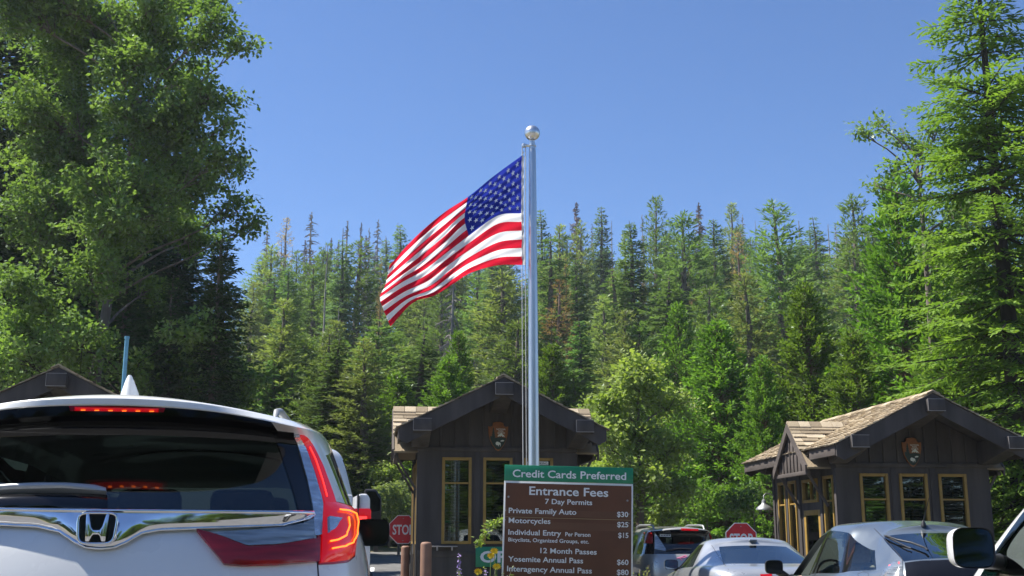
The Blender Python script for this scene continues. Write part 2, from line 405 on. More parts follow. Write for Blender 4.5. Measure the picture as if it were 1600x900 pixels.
def broadleaf(seed, base, lobes, leaf=.13, per_m3=90, m='oak', trunk_r=.3, bark='bark', fork=.35, clump=.34, nmax=60, sub=9, lpc=26):
    """trunk, limbs to each lobe of the crown, twigs in the lobe, leaves in clumps on the twigs; local to base"""
    rng = random.Random(seed); tb = MB(); P, D, Nn, Ln, Wd = [], [], [], [], []
    base = Vector(base); L = [(Vector(c) - base, r) for c, r in lobes]
    top = max(c.z for c, r in L); mean = sum((c for c, r in L), Vector()) / len(L)
    stem = [Vector((0, 0, -.3)), Vector((mean.x * .08, mean.y * .08, top * .14)), Vector((mean.x * .3, mean.y * .3, top * .34)), Vector((mean.x * .6, mean.y * .6, top * .6)), Vector((mean.x * .8, mean.y * .8, top * .9))]
    tb.tube(stem, [trunk_r * 1.25, trunk_r, trunk_r * .8, trunk_r * .45, trunk_r * .12], 9, cap=False)
    def stem_at(z):
        for a, b in zip(stem, stem[1:]):
            if a.z <= z <= b.z: return a.lerp(b, (z - a.z) / (b.z - a.z))
        return stem[-1]
    for c, r in L:
        s = stem_at(max(top * .18, min(c.z - (c - stem_at(c.z)).length * .6, top * .85)))
        midp = s.lerp(c, .5) + Vector((rng.uniform(-.3, .3), rng.uniform(-.3, .3), rng.uniform(0, .4)))
        lr = trunk_r * (.16 + .12 * min(1.5, r))
        tb.tube([s, s.lerp(midp, .5) + Vector((rng.uniform(-.1, .1), 0, .1)), midp, c], [lr, lr * .75, lr * .55, lr * .3], 6, cap=False)
        ns = min(nmax, max(4, int(sub * r * r * 1.6) + 4))
        for i in range(ns):
            d = Vector((rng.gauss(0, 1), rng.gauss(0, 1), rng.gauss(.15, .9))).normalized()
            e = c + d * r * rng.uniform(.6, 1.05)
            st = midp.lerp(c, rng.uniform(.3, 1))
            k = st.lerp(e, .5) + Vector((rng.uniform(-.12, .12), rng.uniform(-.12, .12), rng.uniform(-.05, .18)))
            tb.tube([st, k, e], [lr * .26 + .006, lr * .16 + .005, .005], 4, cap=False)
            ln = (e - st).length; nc = max(2, int(ln / clump * 1.3))
            for j in range(nc):
                t = .35 + .65 * (j + rng.random()) / nc
                cc = (st.lerp(k, t * 2) if t < .5 else k.lerp(e, t * 2 - 1)) + Vector((rng.gauss(0, .5), rng.gauss(0, .5), rng.gauss(0, .35))) * clump * .6
                for q in range(int(lpc * rng.uniform(.6, 1.3))):
                    v = Vector((rng.gauss(0, 1), rng.gauss(0, 1), rng.gauss(0, .8))) * clump * .42
                    P.append(cc + v); D.append(Vector((v.x + rng.gauss(0, .3), v.y + rng.gauss(0, .3), v.z * .5 - .1 + rng.gauss(0, .3))))
                    Nn.append((rng.gauss(0, .55), rng.gauss(0, .55), 1)); s_ = leaf * rng.uniform(.6, 1.25); Ln.append(s_); Wd.append(s_ * rng.uniform(.5, .75))
    cr = leaves_mesh('crown', P, D, Nn, Ln, Wd, M[m])
    t = tb.build('trunk', M[bark], smooth=60, fix=False); tm = t.data; bpy.data.objects.remove(t)
    return dict(trunk=tm, crown=cr)

def plant_tree(kit, name, loc, rz=0, sc=(1, 1, 1), label=None, cat='tree', group=None):
    o = empty(name, loc, rz, label, cat, group); o.scale = sc
    for part in ('trunk', 'crown'):
        if part in kit:
            c = bpy.data.objects.new(part, kit[part]); COL.objects.link(c); c.parent = o
    return o

KIT = {}
def kit(k):
    if k in KIT: return random.choice(KIT[k])
random.seed(5)
KIT['pine'] = [conifer(s, 25, 3.0, .08, 'pine', 62, 7, 38, -10, 'pom', .40, .085, .21, m='pine', gap=.06, spread=.35) for s in (1, 2, 3)]
KIT['pale'] = [conifer(s, 25, 2.8, .06, 'pine', 64, 7, 35, -12, 'pom', .40, .085, .21, m='pale', gap=.04, spread=.3) for s in (4, 5)]
KIT['fir'] = [conifer(s, 25, 2.8, .04, 'cone', 74, 7, 18, -18, 'spray', .52, .15, .17, m='fir', gap=.05, fine=2, spread=.3) for s in (6, 7, 8)]
KIT['bluefir'] = [conifer(s, 25, 2.6, .05, 'cone', 74, 7, 22, -14, 'spray', .50, .14, .17, m='firblue', gap=.04, fine=2, spread=.25) for s in (9, 10)]
KIT['thinfir'] = [conifer(s, 25, 2.4, .10, 'cone', 54, 7, 12, -22, 'spray', .52, .15, .18, m='fir', gap=.2, fine=2, spread=.45) for s in (11, 12)]
KIT['cedar'] = [conifer(s, 14, 3.0, .02, 'cedar', 84, 10, 46, -4, 'cedar', .24, .09, .085, m='cedar', bark='bark_red', gap=.03, bare=.3, fine=1, spread=.35) for s in (13, 14)]
KIT['brown'] = [conifer(s, 25, 2.4, .15, 'pine', 50, 6, 30, -10, 'pom', .34, .06, .26, m='brown', bark='dead_brown', gap=.2) for s in (15, 16)]
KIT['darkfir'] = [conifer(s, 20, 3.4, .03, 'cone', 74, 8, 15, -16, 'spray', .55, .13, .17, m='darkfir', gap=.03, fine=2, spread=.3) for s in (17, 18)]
KIT['snag'] = [snag(s, 25, 2.6, .30, 190, thick=1.6) for s in (20, 21)] + [snag(22, 25, 1.6, .45, 70, thick=1.5)]
KIT['snagbrown'] = [snag(s, 25, 2.8, .5, 260, m='dead_brown', fork=1, thick=1.4) for s in (23, 24)]
KIT['pole'] = [snag(s, 25, .8, .4, 14) for s in (25, 26)]
KIT['greysnag'] = [snag(27, 16, 3.0, .2, 130, .45, fork=1)]

# ------------------------------------------------------------------ the forest: measured trees
NAMES = {'pine': ('pine_tree', 'green pine'), 'pale': ('pine_tree', 'pale yellowish pine'), 'fir': ('fir_tree', 'green fir'), 'bluefir': ('fir_tree', 'bluish fir'),
         'thinfir': ('fir_tree', 'gappy thin fir'), 'cedar': ('cedar_tree', 'bright green bushy cedar'), 'brown': ('dying_pine', 'rusty brown dying pine'),
         'snag': ('dead_tree', 'bare grey dead tree'), 'snagbrown': ('dead_tree', 'brown twiggy dead tree'), 'pole': ('dead_tree', 'limbless dead trunk'),
         'greysnag': ('dead_tree', 'grey drooping dead tree'), 'darkfir': ('fir_tree', 'dark fir')}
TREES = [  # pixel of the top, distance, kind, crown width in pixels
    (425, 385, 110, 'pale', 78), (448, 338, 150, 'brown', 42), (487, 331, 150, 'snag', 54), (418, 346, 150, 'snag', 30), (452, 415, 84, 'fir', 62),
    (492, 405, 98, 'pine', 84), (512, 388, 100, 'pole', 14), (526, 392, 140, 'pole', 16), (543, 345, 140, 'snag', 38), (562, 378, 94, 'pine', 104),
    (577, 357, 150, 'snag', 28), (591, 343, 150, 'snag', 40), (603, 368, 150, 'snag', 24), (626, 352, 120, 'bluefir', 64), (478, 530, 64, 'pine', 84),
    (527, 500, 62, 'pale', 84), (590, 500, 60, 'pine', 120), (650, 440, 100, 'fir', 84), (688, 468, 92, 'pine', 84), (708, 420, 56, 'greysnag', 130),
    (722, 410, 110, 'fir', 70), (747, 430, 82, 'pine', 84), (786, 425, 66, 'pale', 124), (770, 400, 120, 'bluefir', 60), (660, 520, 58, 'thinfir', 96),
    (845, 328, 112, 'bluefir', 56), (858, 366, 80, 'thinfir', 80), (879, 366, 112, 'fir', 48), (872, 436, 78, 'brown', 64), (900, 316, 150, 'snagbrown', 42),
    (907, 350, 112, 'pale', 62), (940, 323, 122, 'bluefir', 62), (905, 498, 60, 'fir', 74), (899, 402, 86, 'fir', 58), (985, 345, 84, 'fir', 78),
    (1003, 336, 150, 'snag', 26), (1023, 308, 100, 'pine', 66), (1067, 333, 84, 'pine', 110), (1091, 316, 150, 'snagbrown', 36), (1112, 342, 100, 'fir', 74),
    (1141, 319, 130, 'pale', 58), (1152, 360, 104, 'brown', 44), (1212, 318, 70, 'pine', 122), (1272, 338, 108, 'thinfir', 56), (1293, 350, 150, 'pole', 20), (1305, 348, 150, 'snag', 24),
    (1332, 306, 74, 'pine', 100), (1105, 450, 62, 'pine', 110), (1042, 430, 70, 'thinfir', 100), (1165, 430, 66, 'pale', 100), (960, 420, 78, 'thinfir', 84),
    (1120, 505, 44, 'cedar', 152), (1256, 448, 43, 'cedar', 136), (1398, 275, 40, 'cedar', 170), (1190, 560, 40, 'cedar', 90), (1330, 520, 38, 'cedar', 120),
    (1180, 345, 150, 'pole', 16), (1248, 345, 150, 'snag', 22), (955, 345, 150, 'pole', 16), (925, 350, 150, 'snag', 24), (1160, 335, 150, 'snag', 22),
    (620, 585, 56, 'cedar', 100), (430, 560, 60, 'fir', 80), (700, 560, 50, 'cedar', 110), (862, 540, 54, 'cedar', 100), (810, 500, 56, 'pine', 110),
    (1440, 330, 60, 'pine', 120), (1500, 300, 56, 'fir', 150), (1545, 260, 50, 'pine', 140),
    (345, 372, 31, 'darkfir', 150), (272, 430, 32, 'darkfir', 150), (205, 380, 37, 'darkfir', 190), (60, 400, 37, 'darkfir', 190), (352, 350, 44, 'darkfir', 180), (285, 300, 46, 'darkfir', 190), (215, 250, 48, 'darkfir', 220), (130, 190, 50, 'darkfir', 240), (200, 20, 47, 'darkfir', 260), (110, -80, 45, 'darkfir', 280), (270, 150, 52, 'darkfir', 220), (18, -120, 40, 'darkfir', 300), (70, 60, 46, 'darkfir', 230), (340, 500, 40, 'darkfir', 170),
    (1570, 420, 36, 'cedar', 170), (1480, 480, 36, 'cedar', 170),
]
rng = random.Random(11)
# fill between them, on the slope behind
for i in range(70):
    px = rng.uniform(395, 1400); y = rng.uniform(88, 175)
    top = 372 + rng.uniform(-12, 62) - (8 if px > 840 else -14)
    TREES.append((px, top, y, rng.choice(['pine', 'fir', 'bluefir', 'pale', 'thinfir', 'pine', 'fir']), rng.uniform(46, 76)))
for i in range(30):
    px = rng.choice([rng.uniform(400, 640), rng.uniform(845, 1320), rng.uniform(845, 1320)])
    TREES.append((px, 374 + rng.uniform(-28, 30), rng.uniform(140, 172), rng.choice(['snag', 'pole', 'pole', 'snag', 'snagbrown']), rng.uniform(14, 24)))
for i in range(28):
    px = rng.choice([rng.uniform(400, 640), rng.uniform(850, 1200)])
    TREES.append((px, rng.uniform(395, 490), rng.uniform(80, 120), rng.choice(['snag', 'pole', 'pole', 'snag', 'brown']), rng.uniform(14, 26)))
for i in range(34):
    px = rng.uniform(400, 1120); y = rng.uniform(52, 82)
    TREES.append((px, 560 + rng.uniform(-110, 60), y, rng.choice(['pine', 'pale', 'pale', 'cedar', 'fir']), rng.uniform(70, 110)))
ZONES = [(-999, 240, 'behind the leafy oak over the white SUV'), (240, 400, 'between the leafy oak and the sky gap'), (400, 500, 'above the tail lamp of the white SUV'), (500, 600, 'above the white pickup'),
         (600, 720, 'below the fly end of the flag'), (720, 832, 'below the blue canton of the flag'), (832, 900, 'just right of the flagpole'), (900, 970, 'beyond the eave of the middle booth'),
         (970, 1070, 'above the round broadleaf tree'), (1070, 1160, 'above the cedar by the second stop sign'), (1160, 1240, 'above the porch of the far booth'), (1240, 1320, 'above the shingles of the far booth'),
         (1320, 1430, 'left of the ridge of the far booth'), (1430, 1999, 'behind the big fir over the far booth')]
ORD = ['', 'second ', 'third ', 'fourth ', 'fifth ', 'sixth ', 'seventh ', 'eighth ', 'ninth ', 'tenth ', 'eleventh ', 'twelfth ']
zoned = {}
WID = {'cedar': 1.55, 'snag': 1.6, 'snagbrown': 1.5, 'pole': 1, 'greysnag': 1.1, 'darkfir': 1.15}
for tr in TREES:
    zn = next(z[2] for z in ZONES if z[0] <= tr[0] < z[1]); zoned.setdefault((NAMES[tr[3]][1], zn), []).append(tr)
for (kn, zn), lst in zoned.items():
    lst.sort(key=lambda q: q[1])
    for rank, (px, py, y, k, wpx) in enumerate(lst):
        p = at(px, py, y); gz = ground(p.x, y) - .2; K = kit(k)
        s = (p.z - gz) / K['H']; dist = math.hypot(p.x, y)
        wm = wpx / FPX * dist * WID.get(k, 1.85); sx = wm / (2 * K['R'])
        lab = kn + (', the only one ' if len(lst) == 1 else f', {ORD[min(rank, 11)]}tallest ') + zn
        plant_tree(K, NAMES[k][0], (p.x, y, gz), random.uniform(0, 6.28), (sx, sx, s), lab, 'tree', 'trees on the forested hillside')

# ------------------------------------------------------------------ the near trees
def lobed(seed, name, base, lobes_px, y0, dy, label, **kw):
    rng = random.Random(seed); L = []
    for (px, py, r) in lobes_px:
        y = y0 + rng.uniform(-dy, dy); L.append((at(px, py, y), r / FPX * y))
    return plant_tree(broadleaf(seed, base, L, **kw), name, base, label=label, cat='tree')
p = at(120, 700, 34)
lobed(31, 'oak_tree', (p.x, 34, ground(p.x, 34)), [(335, 40, 52), (385, 66, 20), (250, 80, 85), (120, 60, 100), (330, 150, 48), (362, 188, 22), (225, 200, 95), (85, 190, 100), (345, 245, 38), (380, 258, 16),
      (300, 285, 75), (180, 330, 105), (60, 330, 85), (372, 330, 34), (405, 343, 15), (315, 372, 46), (140, 430, 60), (40, 450, 55), (235, 450, 36), (20, 20, 80), (230, 15, 62), (335, -5, 36), (90, 0, 70), (290, 130, 60), (200, 110, 70), (300, 200, 55), (170, 20, 70), (280, 10, 60), (130, 260, 80), (250, 350, 70), (95, 520, 42), (150, 545, 36), (60, 560, 40)],
      34, 3.4, 'tall leafy oak with dark limbs rising over the left booth and white SUV', leaf=.15, trunk_r=.2, lpc=32, sub=8, clump=.34, bark='bark', nmax=75)
p = at(200, 800, 31.5)
lobed(32, 'oak_tree', (p.x, 31.5, ground(p.x, 31.5)), [(30, 560, 60), (120, 545, 60), (200, 585, 48), (270, 580, 60), (345, 585, 50), (90, 590, 50), (300, 520, 50), (15, 510, 55), (390, 600, 40)],
      31.5, 1.2, 'low spreading oak foliage right behind the left booth and blue pole', leaf=.15, trunk_r=.12, lpc=30, sub=9, m='oak', bark='bark_dark')
p = at(1000, 830, 36)
lobed(33, 'broadleaf_tree', (p.x, 36, ground(p.x, 36)), [(1000, 605, 48), (950, 640, 40), (1048, 640, 44), (932, 690, 38), (990, 690, 55), (1058, 705, 42), (945, 742, 36), (1000, 760, 48), (1052, 770, 38), (1002, 575, 28), (970, 800, 36), (1040, 815, 36)],
      36, 1.1, 'round yellow green broadleaf tree right of the fee sign', leaf=.17, trunk_r=.16, m='maple', lpc=34, sub=13, clump=.42)
p = at(1480, 800, 36)
lobed(34, 'oak_tree', (p.x, 36, ground(p.x, 36)), [(1338, 205, 16), (1372, 192, 15), (1405, 212, 22), (1440, 240, 30), (1368, 290, 14), (1398, 268, 16), (1465, 205, 34), (1485, 265, 46), (1440, 320, 34), (1500, 330, 55), (1530, 220, 40), (1470, 400, 55)],
      36, 1.2, 'airy oak with a thin arching bough against the sky beside the big fir', leaf=.17, trunk_r=.22, lpc=15, m='oak', clump=.36)
bigfir = conifer(41, 17.5, 4.3, .03, 'cone', 40, 8, 6, -15, 'spray', .72, .085, .12, m='nearfir', fine=5, gap=.12, bare=.10, bark='bark_dark', flat=.55, spread=.42)
p = at(1594, 700, 27)
plant_tree(bigfir, 'fir_tree', (p.x, 27, ground(p.x, 27) - .2), .6, (1, 1, 1), 'big layered fir with bright flat sprays towering over the far booth', 'tree')
p = at(1730, 700, 31)
plant_tree(bigfir, 'fir_tree', (p.x, 31, ground(p.x, 31) - .2), 2.6, (1, 1, .9), 'second layered fir partly out of frame behind the big bright fir', 'tree')
def shrub(seed, px, py, y, wpx, hpx, label, m='shrub', leaf=.16):
    rng = random.Random(seed); c = at(px, py, y); k = y / FPX
    base = (c.x, y, ground(c.x, y)); L = []
    for i in range(7):
        L.append((Vector((c.x + rng.uniform(-.4, .4) * wpx * k, y + rng.uniform(-.5, .5), c.z + rng.uniform(-.3, .35) * hpx * k)), .26 * wpx * k * rng.uniform(.7, 1.2)))
    return plant_tree(broadleaf(seed, base, L, leaf=leaf, trunk_r=.05, m=m, lpc=20, sub=6, clump=.34), 'shrub', base, label=label, cat='shrub')
shrub(51, 624, 790, 44, 70, 46, 'pale green low shrub beside the left stop sign')
shrub(52, 610, 735, 50, 70, 60, 'yellow green bush on the bank beside the middle booth', 'maple')
shrub(53, 555, 760, 52, 90, 60, 'mid green bush on the bank over the white pickup', 'cedar')
shrub(54, 1180, 790, 36, 90, 60, 'dark leafy bush behind the second stop sign', 'oak')
shrub(55, 1580, 770, 30, 80, 90, 'sunny bush between the far booth and white van', 'maple')
shrub(56, 1100, 780, 40, 80, 80, 'cedar green bush behind the silver SUV', 'cedar')
# wooden guard rail beyond the road bend
def rail():
    t = empty('guard_rail', (-6, 46.5, 0), 0, 'dark low guard rail across the far side of the road', 'guard rail')
    b = MB()
    xs = np.linspace(-2, 10, 9)
    b.grid([[(x, yy, ground(x - 6, 46.5) + zz) for x in xs] for yy, zz in ((-.06, .45), (-.06, .78), (.06, .78), (.06, .45))])
    b.build('beam', M['bark'], t)
    for x in np.linspace(-1.8, 9.8, 7):
        MB().b2(x - .09, x + .09, .07, .25, ground(x - 6, 46.5) - .2, ground(x - 6, 46.5) + .7).build('post', M['bark'], t)
rail()

for i in range(26):
    x = -34 + i * 2.8 + random.uniform(-1.5, 1.5); y = -23 - random.uniform(0, 7) - abs(x) * -.12
    k = ['darkfir', 'fir', 'pine', 'cedar'][i % 4]; K = kit(k); s = random.uniform(.8, 1.15) * (14 / K['H']) 
    plant_tree(K, NAMES[k][0], (x, y, ground(x, y) - .2), random.uniform(0, 6.28), (s * 1.7, s * 1.7, s), 'tall conifer of the row behind the camera, mirrored in chrome and glass', 'tree', 'conifers along the road behind')

shrub(57, 590, 790, 47, 70, 50, 'pale low bush added as a sunlit patch right of the white pickup mirror', 'shrub')  # added bush; its pale leaves stand in for sunlit ground
shrub(58, 632, 765, 52, 60, 60, 'bright bush added to lighten the bank close to the eave of the middle booth', 'maple')  # added too, its bright leaf colour stands in for sunlight on the bank

# ------------------------------------------------------------------ booths
M['wood'] = mat('dark_stained_wood', (.050, .043, .040), .75, var=.42, scale=3.2, bump=.25, bscale=14, stretch=(1, 1, .15))
M['fascia'] = mat('fascia_wood', (.085, .070, .062), .7, var=.25, scale=3, bump=.2, bscale=14, stretch=(.3, .3, 1))
M['ochre'] = mat('ochre_paint', (.30, .185, .036), .55, var=.12, scale=9)
M['interior'] = mat('booth_interior', (.10, .085, .07), .9, var=.2)
M['blind'] = mat('blind_slats', (.17, .165, .125), .6)
M['pane'] = glass_mat('window_pane', (.62, .68, .62), boost=1.6)
M['metal_grey'] = mat('grey_metal', (.30, .31, .31), .45, metal=.6, var=.15, scale=8)
M['edge'] = mat('flashing_edge', (.33, .30, .28), .5, metal=.3)
def shingle_mat():
    m = mat('cedar_shingles', (.3, .26, .19), .9, bump=.5, bscale=30, stretch=(1, .3, 1), var=.1)
    nt = m.node_tree; N = nt.nodes; L = nt.links; p = N['Principled BSDF']
    for l in list(p.inputs['Base Color'].links): L.remove(l)
    g = N.new('ShaderNodeNewGeometry'); r = N.new('ShaderNodeValToRGB'); L.new(g.outputs['Random Per Island'], r.inputs[0])
    r.color_ramp.elements[0].color = (.20, .15, .095, 1); r.color_ramp.elements[1].color = (.52, .43, .30, 1)
    e = r.color_ramp.elements.new(.5); e.color = (.36, .29, .19, 1)
    tc = N.new('ShaderNodeTexCoord'); nz = N.new('ShaderNodeTexNoise'); nz.inputs['Scale'].default_value = 1.6; L.new(tc.outputs['Object'], nz.inputs[0])
    mx = N.new('ShaderNodeMix'); mx.data_type = 'RGBA'; mx.blend_type = 'MULTIPLY'; mx.inputs['Factor'].default_value = .6
    L.new(r.outputs[0], mx.inputs['A']); L.new(nz.outputs[1], mx.inputs['B'])
    r2 = N.new('ShaderNodeMapRange'); L.new(nz.outputs[0], r2.inputs[0]); r2.inputs['From Min'].default_value = .3; r2.inputs['From Max'].default_value = .7; r2.inputs['To Min'].default_value = .65; r2.inputs['To Max'].default_value = 1.15
    L.new(r2.outputs[0], mx.inputs['B']); L.new(mx.outputs['Result'], p.inputs['Base Color'])
    return m
M['shingle'] = shingle_mat()
BW, BD, BR, BRK, BAP, BEV, BHS = 1.64, 3.9, 5.85, -1.15, 4.44, 3.43, 2.04   # half width, depth, roof length, rake y, apex z, eave z, half span
def shingle_slope(b, p0, ex, ey, width, length, rng, clip=None, expo=.135, wmin=.1, wmax=.2):
    """rows of split shingles from an eave corner p0, ex along the eave, ey up the slope"""
    n = ex.cross(ey).normalized()
    if n.z < 0: n = -n
    k = 0; s = 0
    while s < length - .02:
        x = -rng.uniform(0, .08)
        while x < width:
            w = rng.uniform(wmin, wmax); x1 = min(x + w - .006, width); x0 = max(x, 0)
            if x1 - x0 > .03 and (clip is None or clip((x0 + x1) / 2, s)):
                th = rng.uniform(.016, .034); ds = rng.uniform(-.012, .012); le = min(expo * 1.5, length - s)
                a = p0 + ex * x0 + ey * (s + ds); c = p0 + ex * x1 + ey * (s + ds)
                tp = ey * le
                lo = n * .008
                b.add([a + lo, c + lo, c + lo + n * th, a + lo + n * th, a + tp, c + tp, c + tp + n * .006, a + tp + n * .006],
                      [(0, 1, 2, 3), (3, 2, 6, 7), (0, 3, 7, 4), (1, 5, 6, 2)])
            x += w
        s += expo; k += 1
def window_part(root, cx, cz, w, h, plane, side, blinds=True, rail=.70, mull=False):
    """plane 'y': front wall facing -y at y=side ; plane 'x': side wall facing sign(side) at x=side"""
    fr = MB(); t = .06; dpt = .09
    def bx(b, u0, u1, z0, z1, d0, d1):
        if plane == 'y': s_ = -1 if side <= 1 else 1; b.b2(u0, u1, *sorted((side + s_ * d0, side + s_ * d1)), z0, z1)
        else:
            s_ = 1 if side > 0 else -1; b.b2(*sorted((side + s_ * d0, side + s_ * d1)), u0, u1, z0, z1)
    u0, u1, z0, z1 = cx - w / 2, cx + w / 2, cz - h / 2, cz + h / 2
    bx(fr, u0, u0 + t, z0, z1, -.06, .03); bx(fr, u1 - t, u1, z0, z1, -.06, .03)
    bx(fr, u0 + t + .002, u1 - t - .002, z1 - t, z1, -.06, .028); bx(fr, u0 + t + .002, u1 - t - .002, z0, z0 + t, -.06, .028)
    if rail: zr = z0 + h * rail; bx(fr, u0 + t + .002, u1 - t - .002, zr - .018, zr + .018, -.055, .012)
    if mull: bx(fr, cx - .015, cx + .015, z0 + t + .002, z1 - t - .002, -.05, .01)
    f = fr.build('window', M['ochre'], root, bevel=.006)
    g = MB(); bx(g, u0 + t, u1 - t, z0 + t, z1 - t, -.034, -.028); g.build('pane', M['pane'], f)
    if blinds:
        b = MB(); z = z1 - t - .04
        while z > z0 + h * .08:
            if plane == 'y':
                s_ = -1 if side <= 1 else 1
                b.box(((u0 + u1) / 2, side - s_ * .10, z), (u1 - u0 - .17, .034, .004), rot=Matrix.Rotation(R(24), 3, 'X'))
            z -= .062
        if b.v: b.build('blind', M['blind'], f)
    return f
def wall_with_holes(b, u0, u1, z0, z1, holes, put):
    us = sorted({u0, u1, *[h[0] for h in holes], *[h[1] for h in holes]})
    zs = sorted({z0, z1, *[h[2] for h in holes], *[h[3] for h in holes]})
    for a, c in zip(us, us[1:]):
        run = None
        for e, f in zip(zs, zs[1:]):
            mu, mz = (a + c) / 2, (e + f) / 2
            if any(h[0] < mu < h[1] and h[2] < mz < h[3] for h in holes): continue
            put(b, a, c, e, f)
def arrowhead(root, x, y, z, w=.42, h=.57):
    e = empty('emblem', (x, y, z)); e.parent = root
    out = [(-.26, .5), (-.10, .53), (.10, .53), (.26, .49), (.28, .40), (.36, .35), (.5, .37), (.48, .10), (.40, -.14), (.28, -.32), (.12, -.48), (0, -.53), (-.12, -.48), (-.28, -.32), (-.40, -.14), (-.48, .10), (-.5, .37), (-.36, .35), (-.28, .40)]
    S = lambda pts, k=1: [(px * w * k, pz * h * k) for px, pz in pts]
    MB().prism(S(out), 0, -.035).build('plaque', M['emb_brown'], e, bevel=.004)
    g = MB()
    g.prism(S([(-.40, .02), (-.30, -.02), (-.1, -.05), (.12, -.02), (.4, -.06), (.38, -.14), (.27, -.3), (.12, -.44), (0, -.48), (-.12, -.44), (-.27, -.3), (-.39, -.1)]), -.036, -.040)
    tree = [(-.24, .34)]
    for i in range(6):
        zz = .30 - i * .07; ww = .035 + .017 * i; tree += [(-.24 + ww, zz - .04), (-.24 + ww * .6, zz - .045)]
    left = [(-.48 - px, pz) for px, pz in tree[1:]][::-1]
    g.prism(S(tree + left), -.0405, -.044)
    g.build('forest', M['emb_green'], e)
    wv = MB()
    wv.prism(S([(-.04, .0), (.03, .08), (.08, .07), (.15, .14), (.23, .06), (.27, .05), (.34, -.03), (.27, .0), (.22, -.02), (.17, .03), (.12, -.01), (.07, .02), (.03, -.01)]), -.041, -.044)
    wv.prism(S([(.10, -.16), (.2, -.13), (.3, -.14), (.27, -.18), (.14, -.19)]), -.041, -.044)
    wv.prism(S([(-.13, -.27), (-.12, -.22), (-.06, -.19), (.0, -.20), (.05, -.22), (.10, -.23), (.12, -.27), (.11, -.36), (.09, -.36), (.08, -.30), (.03, -.31), (.02, -.36), (-.01, -.36), (-.02, -.32), (-.07, -.31), (-.10, -.32)]), -.041, -.044)
    wv.build('white_marks', M['emb_white'], e)
    for tx, zz, ww in (('NATIONAL', .235, .46), ('PARK', .165, .26), ('SERVICE', .095, .36)):
        lettering(tx, e, 'lettering', M['emb_white'], (.14 * w, -.042, zz * h), ww * w, .055 * h, bold=.012)
    return e
def lettering(txt, parent, name, m, loc, width=None, cap=.05, bold=.0, align='CENTER', thick=.001, rot=(R(90), 0, 0), xstretch=None):
    """real letters: text converted to a mesh, cap height and width as measured"""
    cu = bpy.data.curves.new(name, 'FONT'); cu.body = txt; cu.size = 1; cu.offset = bold; cu.extrude = 0; cu.resolution_u = 3
    o = bpy.data.objects.new(name, cu); COL.objects.link(o)
    dg = bpy.context.evaluated_depsgraph_get(); me = bpy.data.meshes.new_from_object(o.evaluated_get(dg)); bpy.data.objects.remove(o)
    n = len(me.vertices); co = np.empty(n * 3); me.vertices.foreach_get('co', co); co = co.reshape(-1, 3)
    x0, x1 = co[:, 0].min(), co[:, 0].max()
    k = cap / .70
    kx = (width / (x1 - x0)) if width else k
    co[:, 0] = (co[:, 0] - (x0 + x1) / 2) * kx if align == 'CENTER' else (co[:, 0] - x0) * kx if align == 'LEFT' else (co[:, 0] - x1) * kx
    co[:, 1] *= k
    me.vertices.foreach_set('co', co.reshape(-1)); me.update()
    ob = mesh_obj(name, me, m, parent); ob.location = loc; ob.rotation_euler = rot
    return ob
M['emb_brown'] = mat('emblem_brown', (.23, .085, .02), .6, var=.15, scale=20)
M['emb_green'] = mat('emblem_green', (.012, .03, .018), .6)
M['emb_white'] = mat('emblem_white', (.62, .64, .56), .6)

